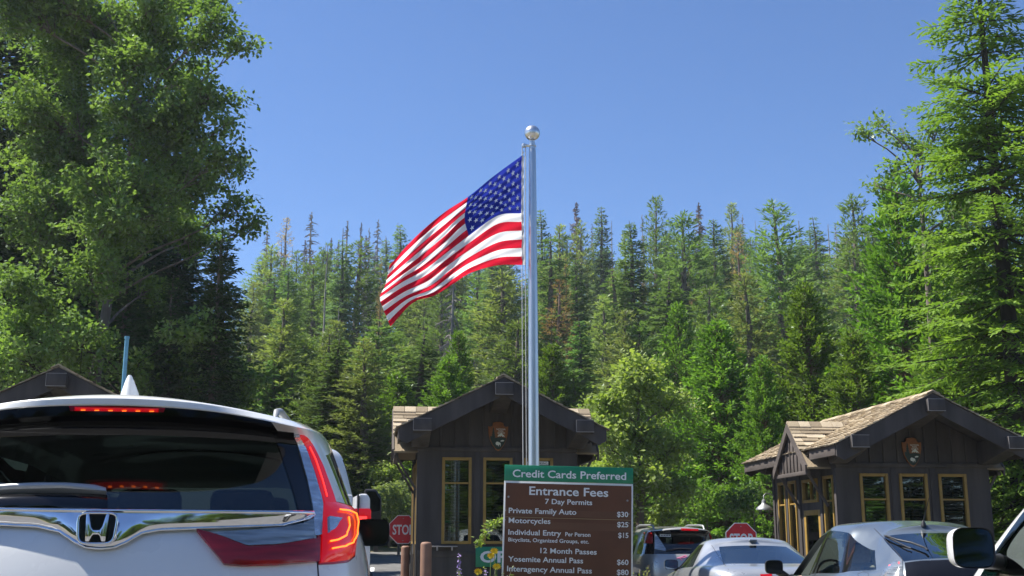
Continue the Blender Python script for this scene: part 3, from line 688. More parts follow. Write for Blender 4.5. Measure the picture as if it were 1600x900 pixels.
def make_booth():
    rng = random.Random(77)
    root = empty('ticket_booth')
    th = .09
    WIN = [(-.85, 2.03), (0, 2.03), (.85, 2.03)]; ww, wh = .61, 1.75
    w = MB()
    holes = [(cx - ww / 2, cx + ww / 2, cz - wh / 2, cz + wh / 2) for cx, cz in WIN]
    wall_with_holes(w, -BW, BW, -.3, 3.05, holes, lambda b, a, c, e, f: b.b2(a, c, 0, th, e, f))
    wall_with_holes(w, -BW, BW, -.3, 3.05, holes, lambda b, a, c, e, f: b.b2(a, c, BD - th, BD, e, f))
    sh = [(.18, .72, 1.15, 2.88), (1.02, 1.98, .1, 2.2), (1.05, 1.95, 2.36, 2.86), (2.35, 2.85, 1.15, 2.88), (3.05, 3.55, 1.15, 2.88)]
    for sx in (-1, 1):
        wall_with_holes(w, th + .001, BD - th - .001, -.3, 3.05, sh, lambda b, a, c, e, f: b.b2(*sorted((sx * BW, sx * (BW - th))), a, c, e, f))
    # gable infill above the belt board
    zs = lambda x: BAP - .12 - abs(x) * (BAP - BEV) / BHS
    for y0, y1 in ((.004, th - .004), (BD - th + .004, BD - .004)):
        w.prism([(-BW, 3.05), (BW, 3.05), (BW, zs(BW)), (0, zs(0)), (-BW, zs(BW))], y0, y1)
    for sx in (-1, 1): w.b2(*sorted((sx * (BW - .004), sx * (BW - th + .004))), .1, BD - .1, 3.05, zs(BW))
    w.build('wall', M['wood'], root)
    tr = MB()
    for y, s in ((0, -1), (BD, 1)):
        y0, y1 = sorted((y, y + s * .025)); 
        for x in np.arange(-1.5, 1.6, .3):
            if abs(x) < 1.62: tr.b2(x - .02, x + .02, y0, y1, 3.125, zs(x) - .03)
        y0, y1 = sorted((y, y + s * .04)); tr.b2(-BW - .02, BW + .02, y0, y1, 3.03, 3.12)
        for x in (-.425, .425): tr.b2(x - .06, x + .06, *sorted((y, y + s * .018)), 1.1, 3.028)
        tr.b2(-BW, BW, *sorted((y, y + s * .02)), .9, 1.02)
    for sx in (-1, 1):
        for y in (.06, .86, 2.14, 2.95, BD - .07):
            tr.b2(*sorted((sx * BW, sx * (BW + .03))), y - .055, y + .055, -.2, 3.0)
        for y in np.arange(.3, BD, .3):
            if not (.85 < y < 2.2): tr.b2(*sorted((sx * BW, sx * (BW + .02))), y - .018, y + .018, -.2, 1.08)
    tr.build('trim', M['wood'], root, bevel=.004)
    for cx, cz in WIN:
        window_part(root, cx, cz, ww, wh, 'y', 0)
        window_part(root, cx, cz, ww, wh, 'y', BD, blinds=False)
    for sx in (-1, 1):
        for i, (a, c, e, f) in enumerate(sh):
            if i == 1:
                d = MB()
                for u0, u1, z0, z1 in ((a, a + .11, e, f), (c - .11, c, e, f), (a + .112, c - .112, e, e + .28), (a + .112, c - .112, f - .11, f), (a + .112, c - .112, 1.0, 1.1)):
                    d.b2(*sorted((sx * (BW - .05), sx * (BW + .0))), u0, u1, z0, z1)
                dr = d.build('door', M['ochre'], root, bevel=.005)
                g = MB(); g.b2(*sorted((sx * (BW - .03), sx * (BW - .024))), a + .11, c - .11, e + .28, f - .11); g.build('pane', M['pane'], dr)
                hnd = MB(); hnd.tube([(sx * (BW + .05), a + .06, .95), (sx * (BW + .05), a + .06, 1.15)], .012); hnd.build('handle', M['metal_grey'], dr)
            else:
                window_part(root, (a + c) / 2, (e + f) / 2, c - a, f - e, 'x', sx * BW, blinds=False, rail=.7 if i != 2 else 0, mull=i == 2)
    fl = MB(); fl.b2(-BW + th, BW - th, th, BD - th, 0, .05); fl.b2(-BW + th, BW - th, th, BD - th, 3.0, 3.03); fl.build('floor', M['interior'], root)
    ct = MB(); ct.b2(-1.45, 1.45, .3, .9, .85, .9); ct.b2(-1.45, -1.4, .3, .9, .06, .85); ct.b2(1.4, 1.45, .3, .9, .06, .85); ct.build('counter', M['interior'], root)
    # roof: deck, fascias, beams, shingles
    rf = MB(); y0, y1 = BRK, BRK + BR; k = (BAP - BEV) / BHS
    for s in (-1, 1):
        pts = [(0, BAP - .06), (s * BHS, BEV - .06), (s * BHS, BEV - .10), (0, BAP - .10)]
        rf.prism(pts, y0 + .05, y1 - .05)
    rr = rf.build('roof', M['wood'], root)
    for y, d in ((y0, .055), (y1, -.055)):
        for s in (-1, 1):
            fa = MB(); fa.prism([(0, BAP - .01), (s * (BHS + .03), BEV - .025), (s * (BHS + .03), BEV - .26), (s * (BHS - .12), BEV - .34), (0, BAP - .38)], *sorted((y, y + d)))
            fa.build('rake_board', M['wood'], rr)
    for s in (-1, 1):
        for a, c in ((y0 + .06, .30), (2.28, y1 - .06)):
            e = MB(); e.b2(*sorted((s * BHS, s * (BHS + .045))), a, c, BEV - .24, BEV - .03)
            e.build('eave_fascia', M['fascia'], rr, bevel=.004)
        rt = MB()
        for y in np.arange(y0 + .4, y1 - .2, .42):
            rt.prism([(s * BW, BEV + .04), (s * (BHS - .01), BEV - .11), (s * (BHS - .01), BEV - .20), (s * BW, BEV - .09)], y - .025, y + .025)
        rt.build('rafter', M['wood'], rr)
        st = MB(); shingle_slope(st, Vector((s * (BHS + .09), y0 - .03, BEV - .045)), Vector((0, 1, 0)), Vector((-s * (BHS + .09), 0, (BHS + .09) * k)).normalized(), BR + .06, math.hypot(BHS + .09, (BHS + .09) * k), rng)
        st.build('shingles', M['shingle'], rr)
    rc = MB(); y = y0 - .03
    while y < y1:
        for s in (-1, 1):
            L = .2; hh = rng.uniform(.0, .014)
            rc.prism([(0, BAP + .05 + hh), (s * .14, BAP - .02 + hh), (s * .14, BAP - .04 + hh), (0, BAP + .02 + hh)], y, y + L)
        y += .19
    rc.build('ridge_cap', M['shingle'], rr)
    for x, z in ((0, BAP - .40), (-1.62, BEV + .20 - .32), (1.62, BEV + .20 - .32)):
        for yy, s in ((BD, 1), (0, -1)):
            ye = BRK - .13 if s < 0 else BD - BRK + .1
            b_ = MB().prism([(yy, z + .26), (ye, z + .26), (ye, z + .03), (yy + (ye - yy) * .12, z - .21), (yy, z - .21)], x - .175, x + .175, axis=0).build('beam', M['wood'], root, bevel=.006)
        cpm = MB()
        ye = BRK - .131
        cpm.b2(x - .18, x + .18, ye - .004, ye + .03, z + .258, z + .266); cpm.b2(x - .18, x + .18, ye - .004, ye + .004, z + .022, z + .032); cpm.b2(x - .181, x - .173, ye - .004, ye + .004, z + .033, z + .257)
        cpm.build('flashing', M['edge'], b_)
    # side porch gables
    gc, gh, ga, ge = 1.29, .95, 4.02, 3.12
    for s in (-1, 1):
        X = s * 2.10; g = MB()
        kk = (ga - ge) / gh
        g.prism([(gc - gh + .06, 2.98), (gc + gh - .06, 2.98), (gc + gh - .06, ge + .06 * kk - .03), (gc, ga - .05), (gc - gh + .06, ge + .06 * kk - .03)], *sorted((X, X - s * .05)), axis=0)
        for y in np.arange(gc - .75, gc + .8, .21):
            g.b2(*sorted((X, X + s * .022)), y - .02, y + .02, 2.99, ga - abs(y - gc) * kk - .12)
        g.b2(*sorted((X - s * .05, X + s * .04)), gc - gh + .02, gc + gh - .02, 2.90, 2.98)
        gp = g.build('porch_gable', M['fascia'], root, bevel=.004)
        rb = MB()
        for sy in (-1, 1):
            rb.prism([(gc, ga + .02), (gc + sy * (gh + .06), ge - .06 * kk + .02), (gc + sy * (gh + .06), ge - .06 * kk - .17), (gc, ga - .17)], *sorted((X + s * .045, X + s * .09)), axis=0)
        rb.build('porch_rake', M['fascia'], gp)
        for sy in (-1, 1):
            y = gc + sy * (gh - .12); br = MB(); br.tube([(X - s * .03, y, 2.92), (s * (BW + .03), y, 2.25)], .035, 4)
            br.build('brace', M['fascia'], gp)
        ps = MB(); xin = s * 1.0; xo = X + s * .07
        for sy in (-1, 1):
            sl = Vector((0, -sy * (gh + .1), (gh + .1) * kk)); ln = sl.length
            p0 = Vector((xo, gc + sy * (gh + .1), ga + .02 - (gh + .1) * kk))
            def clip(u, v, p0=p0, sl=sl, ln=ln):
                z = p0.z + sl.z / ln * v; x = abs(xo) - u
                return z > BAP - x * k - .06
            shingle_slope(ps, p0, Vector((-s, 0, 0)), sl.normalized(), abs(xo), ln, rng, clip, wmin=.2, wmax=.5)
            ps.prism([(gc, ga - .0), (gc + sy * (gh + .08), ga - (gh + .08) * kk), (gc + sy * (gh + .08), ga - (gh + .08) * kk - .04), (gc, ga - .04)], *sorted((xo - s * .02, s * .95)), axis=0)
        x = 0
        xrid = (BAP - ga) / k
        while x < abs(xo) - xrid + .1:
            for sy in (-1, 1):
                ps.prism([(gc, ga + .075), (gc + sy * .13, ga - .05), (gc + sy * .13, ga - .075), (gc, ga + .04)], *sorted((xo - s * x, xo - s * (x + .24))), axis=0)
            x += .25
        ps.build('porch_shingles', M['shingle'], gp)
    arrowhead(root, 0, -.02, 3.34)
    return root
booth = make_booth()
def place_booth(o, x, y, label, g='park entrance ticket booths'):
    o.location = (x, y, -.33 if x > 8 else -.06 if x < 0 else 0); tag(o, label, 'booth', g)
booth2 = copy_tree(booth); booth3 = copy_tree(booth)
place_booth(booth, 2.44, 24, 'dark brown booth in the middle behind the flagpole and fee sign')
place_booth(booth2, 10.96, 23, 'dark brown booth with sunlit shingles behind the hatchback, by the second stop sign')
place_booth(booth3, -5.98, 23.25, 'dark brown booth of which only the gable shows above the white SUV roof')
M['white_paint'] = mat('white_paint', (.75, .75, .72), .5, var=.06, scale=8)
M['sign_green'] = mat('sign_green', (.006, .21, .10), .45, var=.1, scale=6)
M['letter'] = mat('sign_letters', (.74, .76, .76), .45)
def open_sign():
    o = empty('open_sign', (1.985, 23.955, .9), 0, 'green board reading OPEN on the middle booth wall behind the flowers', 'sign')
    MB().b2(0, 1.25, -.02, .005, -.2, .2).build('panel', M['sign_green'], o, bevel=.004)
    lettering('OPEN', o, 'lettering', M['letter'], (.62, -.023, -.105), 1.06, .215, bold=.03)
    MB().b2(.05, 1.2, .005, .012, -.1, .1).build('bracket', M['metal_grey'], o)
open_sign()
wn_ = empty('window_notice', (2.44, 23.985, 1.3), 0, 'white words Have Photo ID With All Park Passes on the middle window', 'notice')
for t, z in (('Have', .30), ('Photo ID', .21), ('With All', .12), ('Park Passes', .03)):
    lettering(t, wn_, 'lettering', M['blind'], (0, -.0, z), None, .05, bold=.01)
sk = empty('smoking_notice', (3.27, 23.955, 2.80), 0, 'small white NO SMOKING card in the top of the third window', 'notice')
MB().b2(-.22, .22, 0, .006, -.04, .03).build('card', M['white_paint'], sk); lettering('NO SMOKING', sk, 'lettering', M['emb_green'], (0, -.002, -.03), .4, .045, bold=.01)
ld = MB(); ld.b2(1.09, 1.61, 23.84, 23.978, 1.095, 1.118); ld.box((1.2, 23.9, 1.06), (.03, .14, .07)); ld.box((1.5, 23.9, 1.06), (.03, .14, .07))
tag(ld.build('shelf', M['edge'], None, bevel=.004), 'thin grey shelf under the first window of the middle booth', 'shelf')

def wall_lamp():
    o = empty('wall_lamp', (8.98, 26.62, 1.95), 0, 'grey barn lamp on a curved arm at the far booth corner', 'lamp')
    b = MB(); b.lathe([(.025, .22), (.05, .20), (.06, .13), (.075, .11), (.14, .06), (.19, .01), (.195, -.02), (.18, -.02), (.13, .03), (.05, .08)], 20); b.build('shade', M['metal_grey'], o, smooth=40)
    a = MB(); a.tube([(0, 0, .2), (0, 0, .30), (.06, .05, .36), (.18, .12, .36), (.34, .2, .30)], .014, 8); a.build('arm', M['metal_grey'], o, smooth=60)
wall_lamp()

# ------------------------------------------------------------------ stop signs, bollards, blue pipe
M['red_sign'] = mat('sign_red', (.58, .016, .026), .45, var=.1, scale=7)
M['bollard'] = mat('bollard_brown', (.21, .115, .075), .7, var=.12, scale=5, bump=.1, bscale=60)
M['blue_pipe'] = mat('blue_pipe', (.14, .36, .50), .5, var=.12, scale=8)
def stop_sign(x, y, zc, label, post, rz=0):
    gz = ground(x, y); o = empty('stop_sign', (x, y, gz), rz, label, 'stop sign', 'stop signs by the booths')
    c = zc - gz; r = .335 / math.cos(R(22.5))
    oc = lambda r: [(r * math.cos(R(22.5 + 45 * i)), c + r * math.sin(R(22.5 + 45 * i))) for i in range(8)]
    p = MB().prism(oc(r), 0, .004).build('panel', M['white_paint'], o)
    MB().prism(oc(r * .945), -.003, -.0006).build('face', M['red_sign'], p)
    lettering('STOP', p, 'lettering', M['letter'], (0, -.0045, c - .115), .50, .225, bold=.022)
    b = MB()
    for z in (-.26, .26): b.lathe([(.012, 0), (.012, .006)], 8, c=(0, 0, 0))
    b.v = [(v[0], -.004 - v[2], c + (-.26 if i < 16 else .26) + v[1]) for i, v in enumerate(b.v)]
    b.build('bolt', M['metal_grey'], p)
    q = MB(); q.b2(-.025, .025, .006, .05, -.1, c + .28); q.build('post', M[post], o)
stop_sign(.60, 28.3, 1.49, 'red stop sign half hidden by the corner of the middle booth', 'bark')
stop_sign(7.57, 24, 1.255, 'red stop sign whose lower half the silver coupe roof hides', 'metal_grey')
def bollard(x, y, top, label):
    gz = ground(x, y); o = empty('bollard', (x, y, gz), 0, label, 'bollard', 'brown bollards by the middle booth'); h = top - gz
    b = MB(); b.lathe([(.105, -.1), (.105, h - .05), (.098, h - .025), (.075, h - .006), (.03, h)], 24); b.build('post', M['bollard'], o, smooth=50)
    c = MB(); c.lathe([(.15, .0), (.15, .16), (.107, .165)], 24); c.build('footing', M['concrete'], o, smooth=30)
bollard(.9, 22, 1.195, 'thick brown bollard in front of the middle booth window')
bollard(.66, 27.9, 1.11, 'brown bollard under the first stop sign, partly behind booth corner')
bp_ = MB(); gz = ground(-3.9, 18); bp_.tube([(0, 0, -.1), (0, 0, 4.27 - gz)], .031, 14, cap=True); bp_.lathe([(.037, 4.235 - gz), (.037, 4.275 - gz)], 14)
o = bp_.build('blue_pipe', M['blue_pipe'], None, smooth=50); o.location = (-3.9, 18, gz); tag(o, 'pale blue upright pipe sticking up behind the white SUV roof', 'pipe')

# ------------------------------------------------------------------ fee sign
M['sign_brown'] = mat('sign_brown', (.11, .038, .015), .45, var=.22, scale=2.2, bump=.03)
M['sign_strip'] = mat('sign_price_strip', (.125, .052, .024), .5, var=.1, scale=3)
M['scratch'] = mat('scratch', (.30, .22, .10), .5)
def fee_sign():
    Wd = 1.185; top = 1.868
    p = at(889, 731, 10.6)
    o = empty('fee_sign', (p.x, 10.6, 0), -YAW, 'brown entrance fee board with green credit card header on the island', 'sign')
    pl = empty('board'); pl.parent = o; pl.location = (0, 0, top); pl.rotation_euler = (0, R(1.55), 0)
    k = Wd / 198.4       # metres per photo pixel on the board
    def X(px): return (px - 789.8) * k - Wd / 2
    hg = 24 * k; tot = 1.42
    sh = MB(); sh.b2(-Wd / 2, Wd / 2, .001, .02, -tot, -hg - .002); w = sh.build('backing', M['white_paint'], pl, bevel=.002)
    MB().b2(-Wd / 2, Wd / 2, -.004, .021, -hg, 0).build('header', M['sign_green'], pl, bevel=.002)
    MB().b2(-Wd / 2 + 2.6 * k, Wd / 2 - 2.6 * k, -.003, .0, -tot + .02, -hg - 3.6 * k).build('face', M['sign_brown'], pl)
    st = MB(); zl = lambda y: -(y - 727.2) * k
    for y0, y1 in ((794.5, 803.8), (812.5, 823.5)): st.b2(-Wd / 2 + 2.8 * k, Wd / 2 - 2.8 * k, -.0042, -.0031, zl(y1), zl(y0))
    st.build('price_strip', M['sign_strip'], pl)
    sc_ = MB(); sc_.b2(-Wd / 2 + 2.8 * k, Wd / 2 - 2.8 * k, -.0052, -.0043, zl(806.6), zl(805.9)); sc_.build('strip_edge', M['scratch'], pl)
    # words: text, left px, right px, baseline px measured on the left edge's level, cap height px
    rowz = lambda px, base: zl(base - (px - 790) * .0275)
    rows = [('Credit Cards Preferred', 802, 977, 745.9, 11.2, 802), ('Entrance Fees', 827.7, 949.2, 773, 12.6, 827.7), ('7 Day Permits', 852, 924.5, 786.8, 7.6, 852),
            ('Private Family Auto', 796.4, 900.2, 800.4, 7.8, 796), ('$30', 962, 979.4, 806.3, 7.6, 962), ('Motorcycles', 796.4, 860.6, 815.2, 7.8, 796), ('$25', 962, 979.4, 821.6, 7.6, 962),
            ('Individual Entry', 796, 877, 832.7, 7.8, 796), ('Per Person', 882.8, 921.5, 835.2, 5.9, 883), ('$15', 963.4, 979.4, 837.6, 7.6, 963),
            ('Bicyclists, Organized Groups, etc.', 796, 919.4, 842.9, 5.6, 796), ('12 Month Passes', 844.8, 931, 860.3, 7.6, 845), ('Yosemite Annual Pass', 796, 910.3, 872.5, 7.8, 796), ('$60', 961, 979, 877.5, 7.6, 961),
            ('Interagency Annual Pass', 794.4, 923.5, 887, 8, 794), ('$80', 960.5, 979, 892.4, 7.8, 960), ('Interagency Military Passes', 794, 938, 901.5, 8, 794), ('Free', 958, 979, 906.5, 7.8, 958)]
    for t, a, b, base, cap, ref in rows:
        x0, x1 = X(a + (base - 727) * .021), X(b + (base - 727) * .017)
        lettering(t, pl, 'lettering', M['letter'], ((x0 + x1) / 2, -.0062 if 'Credit' in t else -.0058, rowz(ref, base)), x1 - x0, cap * k, bold=.016)
    bo = MB()
    for px, py in ((797, 776), (979.5, 777), (793, 796.5), (982, 797), (793, 811), (982, 811)):
        r = .010 if py < 790 else .006
        for i in range(1):
            q = MB(); q.lathe([(r, 0), (r * .8, .004), (r * .3, .006)], 8)
            bo.add([(X(px) + v[0], -.004 - v[2], zl(py - (0 if px < 900 else 0)) + v[1]) for v in q.v], q.f)
    bo.build('bolt', M['metal_grey'], pl)
    for sx in (-.42, .42): MB().b2(sx - .045, sx + .045, .024, .114, -.3, top - .06).build('post', M['bark'], o)
fee_sign()

# ------------------------------------------------------------------ flagpole and flag
M['pole'] = mat('brushed_aluminium', (.62, .63, .62), .32, metal=.9, var=.06, scale=3, stretch=(8, 8, .3))
M['ball'] = mat('satin_ball', (.75, .75, .74), .30, metal=.95)
M['rope'] = mat('rope', (.6, .6, .58), .8)
PX, PY = 2.125, 16.0
def flagpole():
    gz = ground(PX, PY) + .14
    o = empty('flagpole', (PX, PY, gz), 0, 'tall silver flagpole with a ball on top in front of the middle booth', 'flagpole')
    b = MB(); b.lathe([(.082, 0), (.080, 1.8), (.071, 4.2), (.052, 6.80 - gz), (.046, 6.84 - gz)], 28); b.build('pole', M['pole'], o, smooth=50)
    c = MB(); c.lathe([(.16, 0), (.16, .03), (.11, .09), (.086, .12)], 24); c.build('collar', M['pole'], o, smooth=40)
    c = MB(); c.lathe([(.046, 6.842 - gz), (.046, 6.88 - gz), (.058, 6.885 - gz), (.058, 6.90 - gz), (.040, 6.91 - gz), (.040, 6.96 - gz), (.012, 6.965 - gz), (.012, 7.01 - gz)], 20)
    c.tube([(0, 0, 6.89 - gz), (-.12, 0, 6.90 - gz)], .020, 8); c.lathe([(.012, -.03), (.032, -.022), (.036, 0), (.030, .022), (.01, .03)], 14, c=(-.125, 0, 6.895 - gz)); c.build('truck', M['pole'], o, smooth=40)
    s = MB(); s.lathe([(.113 * math.sin(math.pi * i / 20) + .0005, 7.095 - gz - .113 * math.cos(math.pi * i / 20)) for i in range(21)], 32); s.build('ball', M['ball'], o, smooth=60)
    h = MB()
    for x in (-.15, -.10): h.tube([(x, .0, 6.89 - gz), (x - .008, .0, 5), (x * .95, 0, 1.2)], .006, 6)
    h.build('halyard', M['rope'], o, smooth=60)
    k = MB(); k.box((-.09, 0, 1.2), (.03, .03, .16)); k.build('cleat', M['pole'], o, bevel=.005)
flagpole()
M['f_red'] = cloth_mat('flag_red', (.62, .016, .04)); M['f_white'] = cloth_mat('flag_white', (.88, .88, .88)); M['f_blue'] = cloth_mat('flag_blue', (.02, .034, .30))
M['f_star'] = mat('flag_star', (.9, .9, .9), .8)
def flag():
    U = [0, .2, .4, .55, .7, .85, 1.0]; V = [0, .33, 7 / 13, .77, 1]
    G = [[(638, 183), (637, 320), (636, 408), (639, 510), (642, 610)],
         [(530, 262), (537, 360), (543, 418), (545, 522), (548, 611)],
         [(427, 345), (415, 430), (430, 497), (436, 578), (440, 640)],
         [(338, 403), (334, 505), (345, 562), (360, 630), (370, 684)],
         [(256, 470), (248, 576), (256, 630), (282, 690), (298, 729)],
         [(185, 540), (172, 635), (170, 678), (185, 732), (214, 757)],
         [(122, 612), (104, 690), (84, 736), (100, 790), (125, 850)]]
    def cr(p0, p1, p2, p3, t): return [.5 * (2 * b + (c - a) * t + (2 * a - 5 * b + 4 * c - d) * t * t + (3 * b - a - 3 * c + d) * t ** 3) for a, b, c, d in zip(p0, p1, p2, p3)]
    def spl(xs, ps, x):
        for i in range(len(xs) - 1):
            if x <= xs[i + 1] + 1e-9: break
        t = (x - xs[i]) / (xs[i + 1] - xs[i]); ext = lambda j: ps[j] if 0 <= j < len(ps) else ([2 * a - b for a, b in zip(ps[0], ps[1])] if j < 0 else [2 * a - b for a, b in zip(ps[-1], ps[-2])])
        return cr(ext(i - 1), ps[i], ps[i + 1], ext(i + 2), t)
    def S(u, v):
        X, Y = spl(U, [spl(V, g, v) for g in G], u)
        dy = u * (.13 * math.sin(7.2 * u + 2.2 * v + .6) + .05 * math.sin(19 * u - 6 * v)) + .05 * math.sin(9 * v * (1 - u) + 2.5 * u) * (1 - u) * u * 4 - 1.15 * u
        fine = .010 * math.sin(44 * (u * .9 + v * .45)) * min(1, u * 5) + .008 * math.sin(70 * (v - .25 * u))
        return at(560 + X / 2.5, 170 + Y / 2.5, PY + dy + fine * .8)
    nu, per = 90, 5; nv = 13 * per
    o = empty('flag', (PX - .14, PY, 5.0), 0, 'American flag with stars and stripes waving left of the silver pole', 'flag')
    off = Vector(o.location)
    b = MB(); P = [[S(i / nu, j / nv) - off for j in range(nv + 1)] for i in range(nu + 1)]
    for i in range(nu + 1): b.v += [tuple(p) for p in P[i]]
    for i in range(nu):
        for j in range(nv):
            stripe = j // per; m = 0 if stripe % 2 == 0 else 1
            if stripe < 7 and (i + .5) / nu < .4: m = 2
            b.f.append([i * (nv + 1) + j, i * (nv + 1) + j + 1, (i + 1) * (nv + 1) + j + 1, (i + 1) * (nv + 1) + j]); b.m.append(m)
    b.build('cloth', [M['f_red'], M['f_white'], M['f_blue']], o, smooth=180)
    st = MB()
    for r in range(9):
        n = 6 if r % 2 == 0 else 5
        for c in range(n):
            u = .4 * (1 + 2 * c + (r % 2)) / 12; v = 7 / 13 * (r + 1) / 10
            for sg in (-1, 1):
                pts = []
                for q in range(10):
                    rr = (.031 if q % 2 == 0 else .0125); a = math.pi * q / 5
                    pts.append((u + rr * math.sin(a) * .53, v - rr * math.cos(a)))
                q3 = [S(uu, vv) - off for uu, vv in pts]; ce = S(u, v) - off
                nn = (S(u + .01, v) - S(u - .01, v)).cross(S(u, v + .01) - S(u, v - .01)).normalized() * .006 * sg
                st.add([ce + nn] + [p + nn for p in q3], [(0, 1 + q, 1 + (q + 1) % 10) for q in range(10)])
    st.build('stars', M['f_star'], o, fix=False)
    hd = MB(); hd.grid([[S(0, j / 20) - off + Vector((dx, .0, 0)) for j in range(21)] for dx in (.0, .035)]); hd.build('heading', M['f_white'], o)
    tp = MB(); tp.tube([S(0, 0) - off, Vector((PX - .13, PY, 6.80)) - off], .008, 6); tp.build('snap', M['rope'], o)
flag()

# ------------------------------------------------------------------ island planting by the fee sign
M['yellow'] = mat('yellow_petals', (.75, .52, .02), .6); M['lilac'] = mat('lilac_florets', (.34, .24, .52), .7)
M['stem'] = mat('stems', (.16, .22, .06), .8); M['straw'] = mat('dry_stems', (.42, .34, .18), .9)
def flower(seed, px, py, y, kind, label, lean=0):
    rng = random.Random(seed); p = at(px, py, y); gz = ground(p.x, y) + .14; h = p.z - gz
    o = empty(kind + '_flower', (p.x - lean, y, gz), 0, label, 'flower')
    s = MB(); s.tube([(0, 0, 0), (lean * .35, .01, h * .5), (lean, 0, h)], [.006, .005, .003], 5, cap=False); s.build('stem', M['stem'], o)
    b = MB()
    if kind == 'yellow':
        for i in range(13):
            a = 6.283 * i / 13; d = Vector((math.cos(a), -.5 * abs(math.sin(a)) - .2, math.sin(a) * .8)).normalized(); q = Vector((lean, 0, h)); sd_ = d.cross(Vector((0, 1, 0))).normalized()
            b.add([q, q + d * .02 + sd_ * .009, q + d * .045, q + d * .02 - sd_ * .009], [(0, 1, 2, 3)])
        b.build('petals', M['yellow'], o, fix=False)
    else:
        for i in range(46):
            t = rng.random(); q = Vector((lean * (.72 + .28 * t), 0, h * (.78 + .24 * t))); d = cone_pt(rng, (0, 0, .5), .9); sd_ = d.orthogonal().normalized()
            b.add([q, q + d * .012 + sd_ * .006, q + d * .024, q + d * .012 - sd_ * .006], [(0, 1, 2, 3)])
        b.build('florets', M['lilac'], o, fix=False)
    P = [(lean * .5 * rng.random(), rng.uniform(-.02, .02), h * rng.uniform(0, .7)) for _ in range(26)]; D = [cone_pt(rng, (0, 0, .6), .6) for _ in P]
    lm = leaves_mesh('leaves', P, D, [(rng.gauss(0, 1), rng.gauss(0, 1), 1) for _ in P], [rng.uniform(.06, .14) for _ in P], [rng.uniform(.012, .022) for _ in P], M['shrub'])
    c = bpy.data.objects.new('leaves', lm); COL.objects.link(c); c.parent = o
flower(61, 772, 861, 10.9, 'yellow', 'yellow flower against the OPEN board, highest of the four', -.05)
flower(62, 776, 885, 10.7, 'yellow', 'yellow flower nearest the edge of the fee sign, under the highest', -.03)
flower(63, 747, 893, 10.8, 'yellow', 'yellow flower lowest by the lilac spike', .04)
flower(64, 767, 868, 11.1, 'yellow', 'small yellow flower just under the highest one', .02)
flower(65, 717, 868, 10.8, 'lilac', 'tall lilac flower spike at the left of the planting', -.05)
flower(66, 716, 886, 10.6, 'lilac', 'short lilac flower spike under the tall one', -.02)
flower(67, 759, 893, 10.9, 'lilac', 'pale lilac flower spike below the OPEN board', .0)
def grass_bed():
    rng = random.Random(71); P, D, N_, L, W = [], [], [], [], []
    for i in range(2600):
        x = rng.uniform(.75, 3.0); y = rng.uniform(9.0, 12.5)
        gz = ground(x, y) + .14; hh = rng.uniform(.25, .62) * (1 if x < 1.5 else .8)
        P.append((x, y, gz)); D.append(cone_pt(rng, (0, 0, 1), .16)); N_.append((rng.gauss(0, 1), rng.gauss(0, 1), .1)); L.append(hh); W.append(rng.uniform(.006, .016))
    me = leaves_mesh('dry_grass', P, D, N_, L, W, M['grassm']); o = bpy.data.objects.new('dry_grass', me); COL.objects.link(o)
    tag(o, 'dry grass and weeds growing round the foot of the fee sign', 'grass', kind='stuff')
grass_bed()
def bush(seed, x, y, n, h, wx, m, name, label, leaf=.035):
    rng = random.Random(seed); gz = ground(x, y) + .14; o = empty(name, (x, y, gz), 0, label, 'plant'); s = MB(); P, D, N_, L, W = [], [], [], [], []
    for i in range(n):
        e = Vector((rng.gauss(0, wx), rng.gauss(0, .15), h * rng.uniform(.5, 1.05))); k = Vector((e.x * .4, e.y * .4, e.z * .6))
        s.tube([(0, 0, 0), k, e], [.006, .004, .002], 4, cap=False)
        for j in range(16):
            t = rng.uniform(.3, 1); q = k.lerp(e, (t - .3) / .7); P.append(q); D.append(cone_pt(rng, (0, 0, .3), .9)); N_.append((rng.gauss(0, 1), rng.gauss(0, 1), 1)); L.append(leaf * rng.uniform(.6, 1.3)); W.append(leaf * .5)
    s.build('stem', M['straw'], o); c = bpy.data.objects.new('leaves', leaves_mesh('leaves', P, D, N_, L, W, M[m])); COL.objects.link(c); c.parent = o
bush(72, 1.02, 10.5, 30, .80, .16, 'shrub', 'leafy_plant', 'pale green leafy plant in front of the OPEN board')
bush(73, .8, 10.8, 24, .72, .12, 'grassm', 'leafy_plant', 'straw coloured dry plant at the left of the planting')
bush(74, 2.45, 10.9, 24, .86, .10, 'shrub', 'leafy_plant', 'green plant peeking out right of the fee sign')
def vine():
    rng = random.Random(75); pts = [(788, 815), (776, 822), (764, 828), (756, 836), (750, 847), (745, 853)]
    q = [at(px, py, 10.75) for px, py in pts]; base = Vector((1.25, 10.8, ground(1.25, 10.8) + .14)); o = empty('vine', base, 0, 'thin leafy vine arching left from the edge of the fee sign', 'vine')
    s = MB(); path = [Vector((0, 0, 0)), Vector((.03, .02, .6))] + [p - base for p in q]; s.tube(path, .005, 5, cap=False); s.build('stem', M['stem'], o)
    P, D, N_, L, W = [], [], [], [], []
    for i in range(150):
        k = rng.randint(1, len(path) - 2); p = path[k].lerp(path[k + 1], rng.random()); p = p + Vector((rng.gauss(0, .02), rng.gauss(0, .02), rng.gauss(0, .02) + (.03 if k < 4 else 0)))
        P.append(p); D.append(cone_pt(rng, (0, 0, .2), .9)); N_.append((rng.gauss(0, 1), rng.gauss(0, 1), 1)); L.append(rng.uniform(.03, .055)); W.append(rng.uniform(.02, .032))
    c = bpy.data.objects.new('leaves', leaves_mesh('leaves', P, D, N_, L, W, M['maple'])); COL.objects.link(c); c.parent = o
vine()

